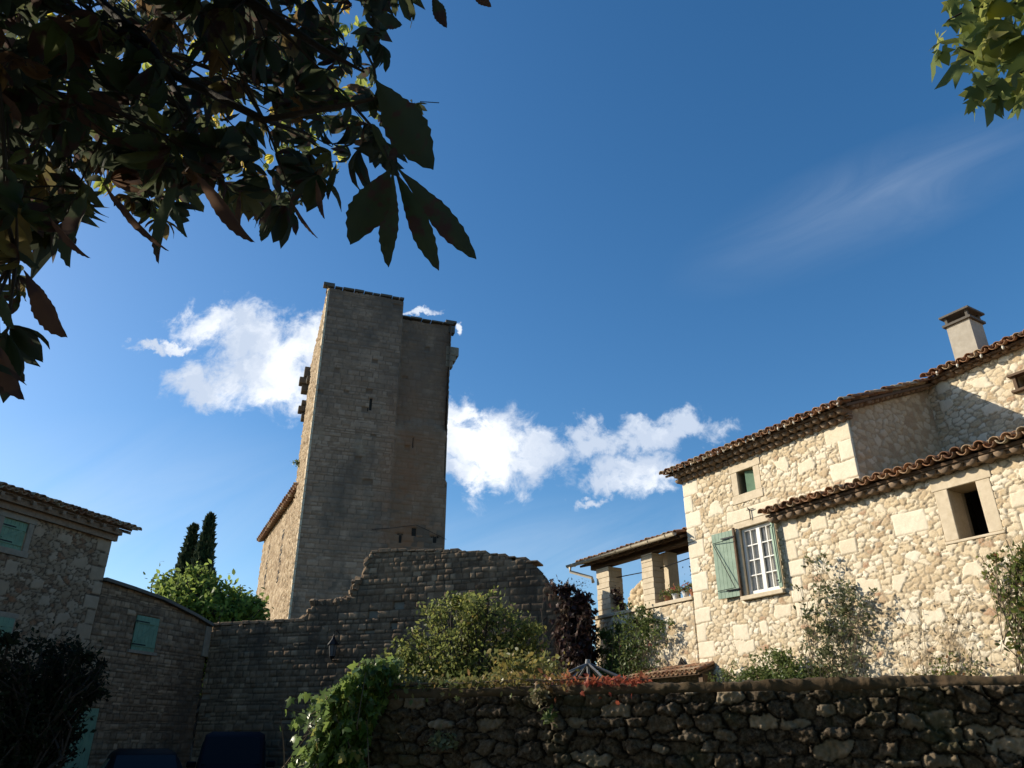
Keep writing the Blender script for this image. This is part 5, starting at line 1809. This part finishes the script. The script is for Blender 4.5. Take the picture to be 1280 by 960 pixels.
limbs = MB()
trunk_top = CT + np.array([0.3, -0.2, 3.4])
limbs.tube([CT, CT + np.array([.05, 0, 1.2]), CT + np.array([.15, -.1, 2.4]), trunk_top], [.34, .27, .25, .22], 12)
anchors = []
for ln_ in ([(-40, -30, 4.2), (110, 20, 3.5), (220, 95, 3.0), (330, 150, 2.5), (440, 130, 2.0), (478, 120, 1.7)],
            [(-60, 60, 4.5), (40, 110, 4.0), (130, 165, 3.5), (200, 205, 3.1), (225, 235, 2.9)],
            [(60, -60, 3.9), (190, 60, 3.2), (235, 140, 2.8), (255, 200, 2.5), (275, 215, 2.4)],
            [(200, -80, 3.0), (310, 0, 2.6), (400, 60, 2.2), (455, 90, 2.0)],
            [(-80, 180, 4.0), (-20, 240, 3.2), (10, 290, 2.7), (20, 320, 2.5)],
            [(300, -90, 2.6), (400, -40, 2.2), (470, 0, 1.9)]):
    pts = [trunk_top] + [at(*p_) for p_ in ln_]
    rad = [.09] + list(np.linspace(.032, .004, len(pts) - 1))
    limbs.tube(pts, rad, 6)
    anchors += pts[1:]
for k in range(16):                                 # limbs of the crown out of the picture, left, above and behind
    e = np.array([rs.uniform(-9.5, -0.5), rs.uniform(-4.5, 5.5), rs.uniform(5, 9.5)])
    if not in_reg(e[None])[0]:
        continue
    limbs.tube(curve(trunk_top, e, 6, 0.1, 1.2, rs), list(np.linspace(.12, .02, 7)), 6)
# farther leaves of the crown, sunlight painted into their brighter colour
# one visible scatter: petioles hold compound leaves
TM_HI = [tmpl_chestnut(random.Random(k), hang=0.75) for k in range(8)]
TM_LO = [tmpl_chestnut(random.Random(20 + k), hang=0.7, lo=True) for k in range(4)]
P = []
tw = MB()
A = np.array(anchors)
while len(P) < 560:
    px, py = rs.uniform(-50, 520), rs.uniform(-50, 480)
    if not (inpoly(np.array(px), np.array(py), reg) or inpoly(np.array(px), np.array(py), fr2)):
        continue
    D = 2.2 + 3.6 * rs.random() ** 0.8
    q = at(px, py, D)
    P.append(q)
    if len(P) % 2 == 0:
        j = np.argmin(((A - q) ** 2).sum(1))
        if np.linalg.norm(A[j] - q) < 1.3:
            tw.tube(curve(A[j], q + Z * 0.03, 3, 0.08), [.008, .006, .004, .0025], 4, False)
P = np.array(P)
P[:, 2] += 0.05
lrv = rs.random(len(P)) ** 1.2
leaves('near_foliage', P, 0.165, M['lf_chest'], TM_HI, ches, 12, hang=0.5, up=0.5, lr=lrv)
P = []
while len(P) < 480:
    px, py = rs.uniform(-40, 480), rs.uniform(-40, 300)
    if inpoly(np.array(px), np.array(py + 12), reg):
        P.append(at(px, py, 6.5 + 3.0 * rs.random()))
leaves('sun_toned_foliage', np.array(P), 0.15, M['lf_sun_toned'], TM_HI, ches, 14, hang=0.5, up=0.5)
# hero leaf: hanging palmate leaf at the crown's right tip, and the broad leaflet above it


def leaflet_at(A_, B_, wid, curl, tw_, nrm, seg=22):
    v, f = tmpl_leaflet(curl, seg, wid * 0.62, tw_, ex=1.6)
    ax = B_ - A_; L = np.linalg.norm(ax); ax = ax / L
    y = np.cross(nrm, ax); y /= np.linalg.norm(y); z = np.cross(ax, y)
    return A_ + (v @ np.stack([ax, y, z])) * L, f


hv = []; hf_ = []; hl = []; c0 = 0
hub = (490, 212)
Dh = 1.75
look = -ray(490, 200); look /= np.linalg.norm(look)
spec = [((489, 209), (443, 300), .24, .3, .35), ((491, 213), (485, 328), .115, .2, .4), ((494, 213), (548, 326), .12, .5, .35), ((497, 210), (594, 316), .125, .4, .3), ((488, 207), (464, 150), .13, .3, .3),
        ((468, 98), (538, 204), .24, .3, .15), ((484, 205), (498, 178), .3, .3, .8), ((30, 338), (78, 422), .24, .3, .5), ((0, 300), (48, 336), .13, .2, .3), ((-8, 420), (20, 500), .22, .5, .4), ((2, 365), (12, 410), .2, .3, .2),
        ((128, 228), (188, 313), .10, 1.3, 1.2), ((222, 222), (191, 315), .17, .7, 1.3), ((243, 215), (308, 297), .17, 1.2, 1.2), ((340, 250), (325, 294), .12, .6, .9), ((360, 245), (384, 291), .08, 1.2, 1.2), ((110, 235), (78, 324), .24, .5, 1.0), ((60, 270), (100, 322), .14, .8, 1.0), ((215, 250), (228, 292), .12, .5, .6), ((395, 225), (402, 262), .12, 1.0, 1.0), ((420, 205), (412, 240), .14, .8, 1.0), ((300, 240), (296, 282), .12, .8, 1.0), ((540, -5), (556, 26), .2, .5, .4), ((585, -14), (612, 3), .2, .4, .4), ((468, 20), (500, 30), .3, .4, .3)]
for k, (a_, b_, w_, c_, t_) in enumerate(spec):
    dd = Dh + 0.1 * math.sin(k * 2.1)
    if k >= 7:
        dd = 2.3 + 0.3 * math.sin(k)
    v_, f_ = leaflet_at(at(*a_, dd), at(*b_, dd - 0.05), w_, c_, t_, look + 0.08 * rs.normal(size=3))
    hv.append(v_); hf_.append(f_ + c0); c0 += len(v_); hl.append(np.full(len(v_), [0.3, 0.45, 0.4, 0.35, 0.5][k % 5] if k < 7 else (0.99 if k % 2 else 0.4)))
make('tip_foliage', np.concatenate(hv), np.concatenate(hf_), M['lf_chest'], ches, True, {'lr': np.concatenate(hl)})
tw.tube([at(440, 130, 2.0), at(475, 170, 1.85), at(490, 212, 1.75)], [.006, .004, .003], 5)
tw.tube([at(525, 127, 1.75), at(549, 128.5, 1.75)], .0016, 4)
tw.tube([at(455, 60, 2.0), at(468, 85, 1.8), at(470, 101, 1.75)], [.005, .004, .003], 5)
tw.tube([at(450, -60, 2.0), at(500, -40, 2.2), at(540, -5, 2.3)], [.006, .004, .003], 5)
limbs.build('trunk', M['bark'], ches, True)
tw.build('twigs', M['bark'], ches, True)
# rest of the crown (larger scatter), unseen, extended to shade the foreground
n = 3000
Q = rs.normal(size=(n, 3)); Q /= np.linalg.norm(Q, axis=1)[:, None]
Q = Q * (rs.random(n) ** (1 / 2.6))[:, None] * np.array([5.2, 5.0, 3.3]) + np.array([-4.8, 0.6, 6.6])
Q = Q[in_reg(Q) & (Q[:, 2] > 3.0) & ((Q[:, 1] < 3.2) | (Q[:, 0] > -3.5))]
pxq, pyq, zq = proj(Q)
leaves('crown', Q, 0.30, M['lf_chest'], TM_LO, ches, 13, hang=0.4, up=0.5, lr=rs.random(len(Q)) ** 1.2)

# plane tree at the upper right; unseen crown extended over and behind the viewpoint for shade
PT_ = np.array([6.2, -0.8, 0.0])
pl = thing('plane_tree', 'plane tree with lobed yellow green leaves hanging in the upper right corner', 'tree', PT_)
reg3 = [(1175, -60), (1165, 20), (1158, 75), (1185, 80), (1205, 110), (1200, 145), (1250, 150), (1275, 140), (1340, 150), (1340, -60)]


def in_reg3(P):
    px, py, z = proj(P)
    vis = (z > 0.2) & (px > -30) & (px < 1310) & (py > -30) & (py < 990)
    return (~vis) | inpoly(px, py, reg3)


b = MB()
top = PT_ + np.array([-.2, .1, 4.2])
b.tube([PT_, PT_ + Z * 2.0 + np.array([.1, 0, 0]), top], [.42, .33, .27], 12)
b.tube([top, at(1420, -60, 5.0), at(1330, 20, 4.6), at(1270, 60, 4.3), at(1225, 70, 4.1), at(1200, 60, 4.0)], [.13, .06, .03, .014, .008, .004], 6)
b.tube([at(1330, 20, 4.6), at(1290, 85, 4.4), at(1250, 105, 4.2), at(1230, 110, 4.1)], [.02, .012, .007, .004], 6)
b.tube([at(1330, 20, 4.6), at(1270, 5, 4.4), at(1215, 10, 4.2), at(1185, 25, 4.1)], [.02, .012, .007, .004], 6)
for k in range(14):
    e = np.array([rs.uniform(0, 11), rs.uniform(-7, 1.2), rs.uniform(6, 10)])
    if in_reg3(e[None])[0]:
        b.tube(curve(top, e, 6, 0.1, 1.2, rs), list(np.linspace(.14, .02, 7)), 6)
b.build('trunk', M['bark'], pl, True)
P = []
while len(P) < 230:
    px, py = rs.uniform(1160, 1330), rs.uniform(-50, 150)
    if inpoly(np.array(px), np.array(py), [(1190, -60), (1180, 20), (1168, 62), (1195, 75), (1215, 100), (1208, 128), (1255, 132), (1330, 130), (1330, -60)]):
        P.append(at(px, py - 4, 3.9 + 1.3 * rs.random()))
leaves('near_foliage', np.array(P), 0.155, M['lf_plane'], tmpl_lobed(0.25), pl, 22, hang=0.9, up=0.4)
n = 10500
Q = rs.normal(size=(n, 3)); Q /= np.linalg.norm(Q, axis=1)[:, None]
Q = Q * (rs.random(n) ** (1 / 2.6))[:, None] * np.array([8.5, 6.0, 3.6]) + np.array([2.6, -3.6, 7.0])
Q = Q[in_reg3(Q) & (Q[:, 2] > 3.2)]
leaves('crown', Q, 0.34, M['lf_plane'], SI, pl, 23, hang=0.3, up=0.5)
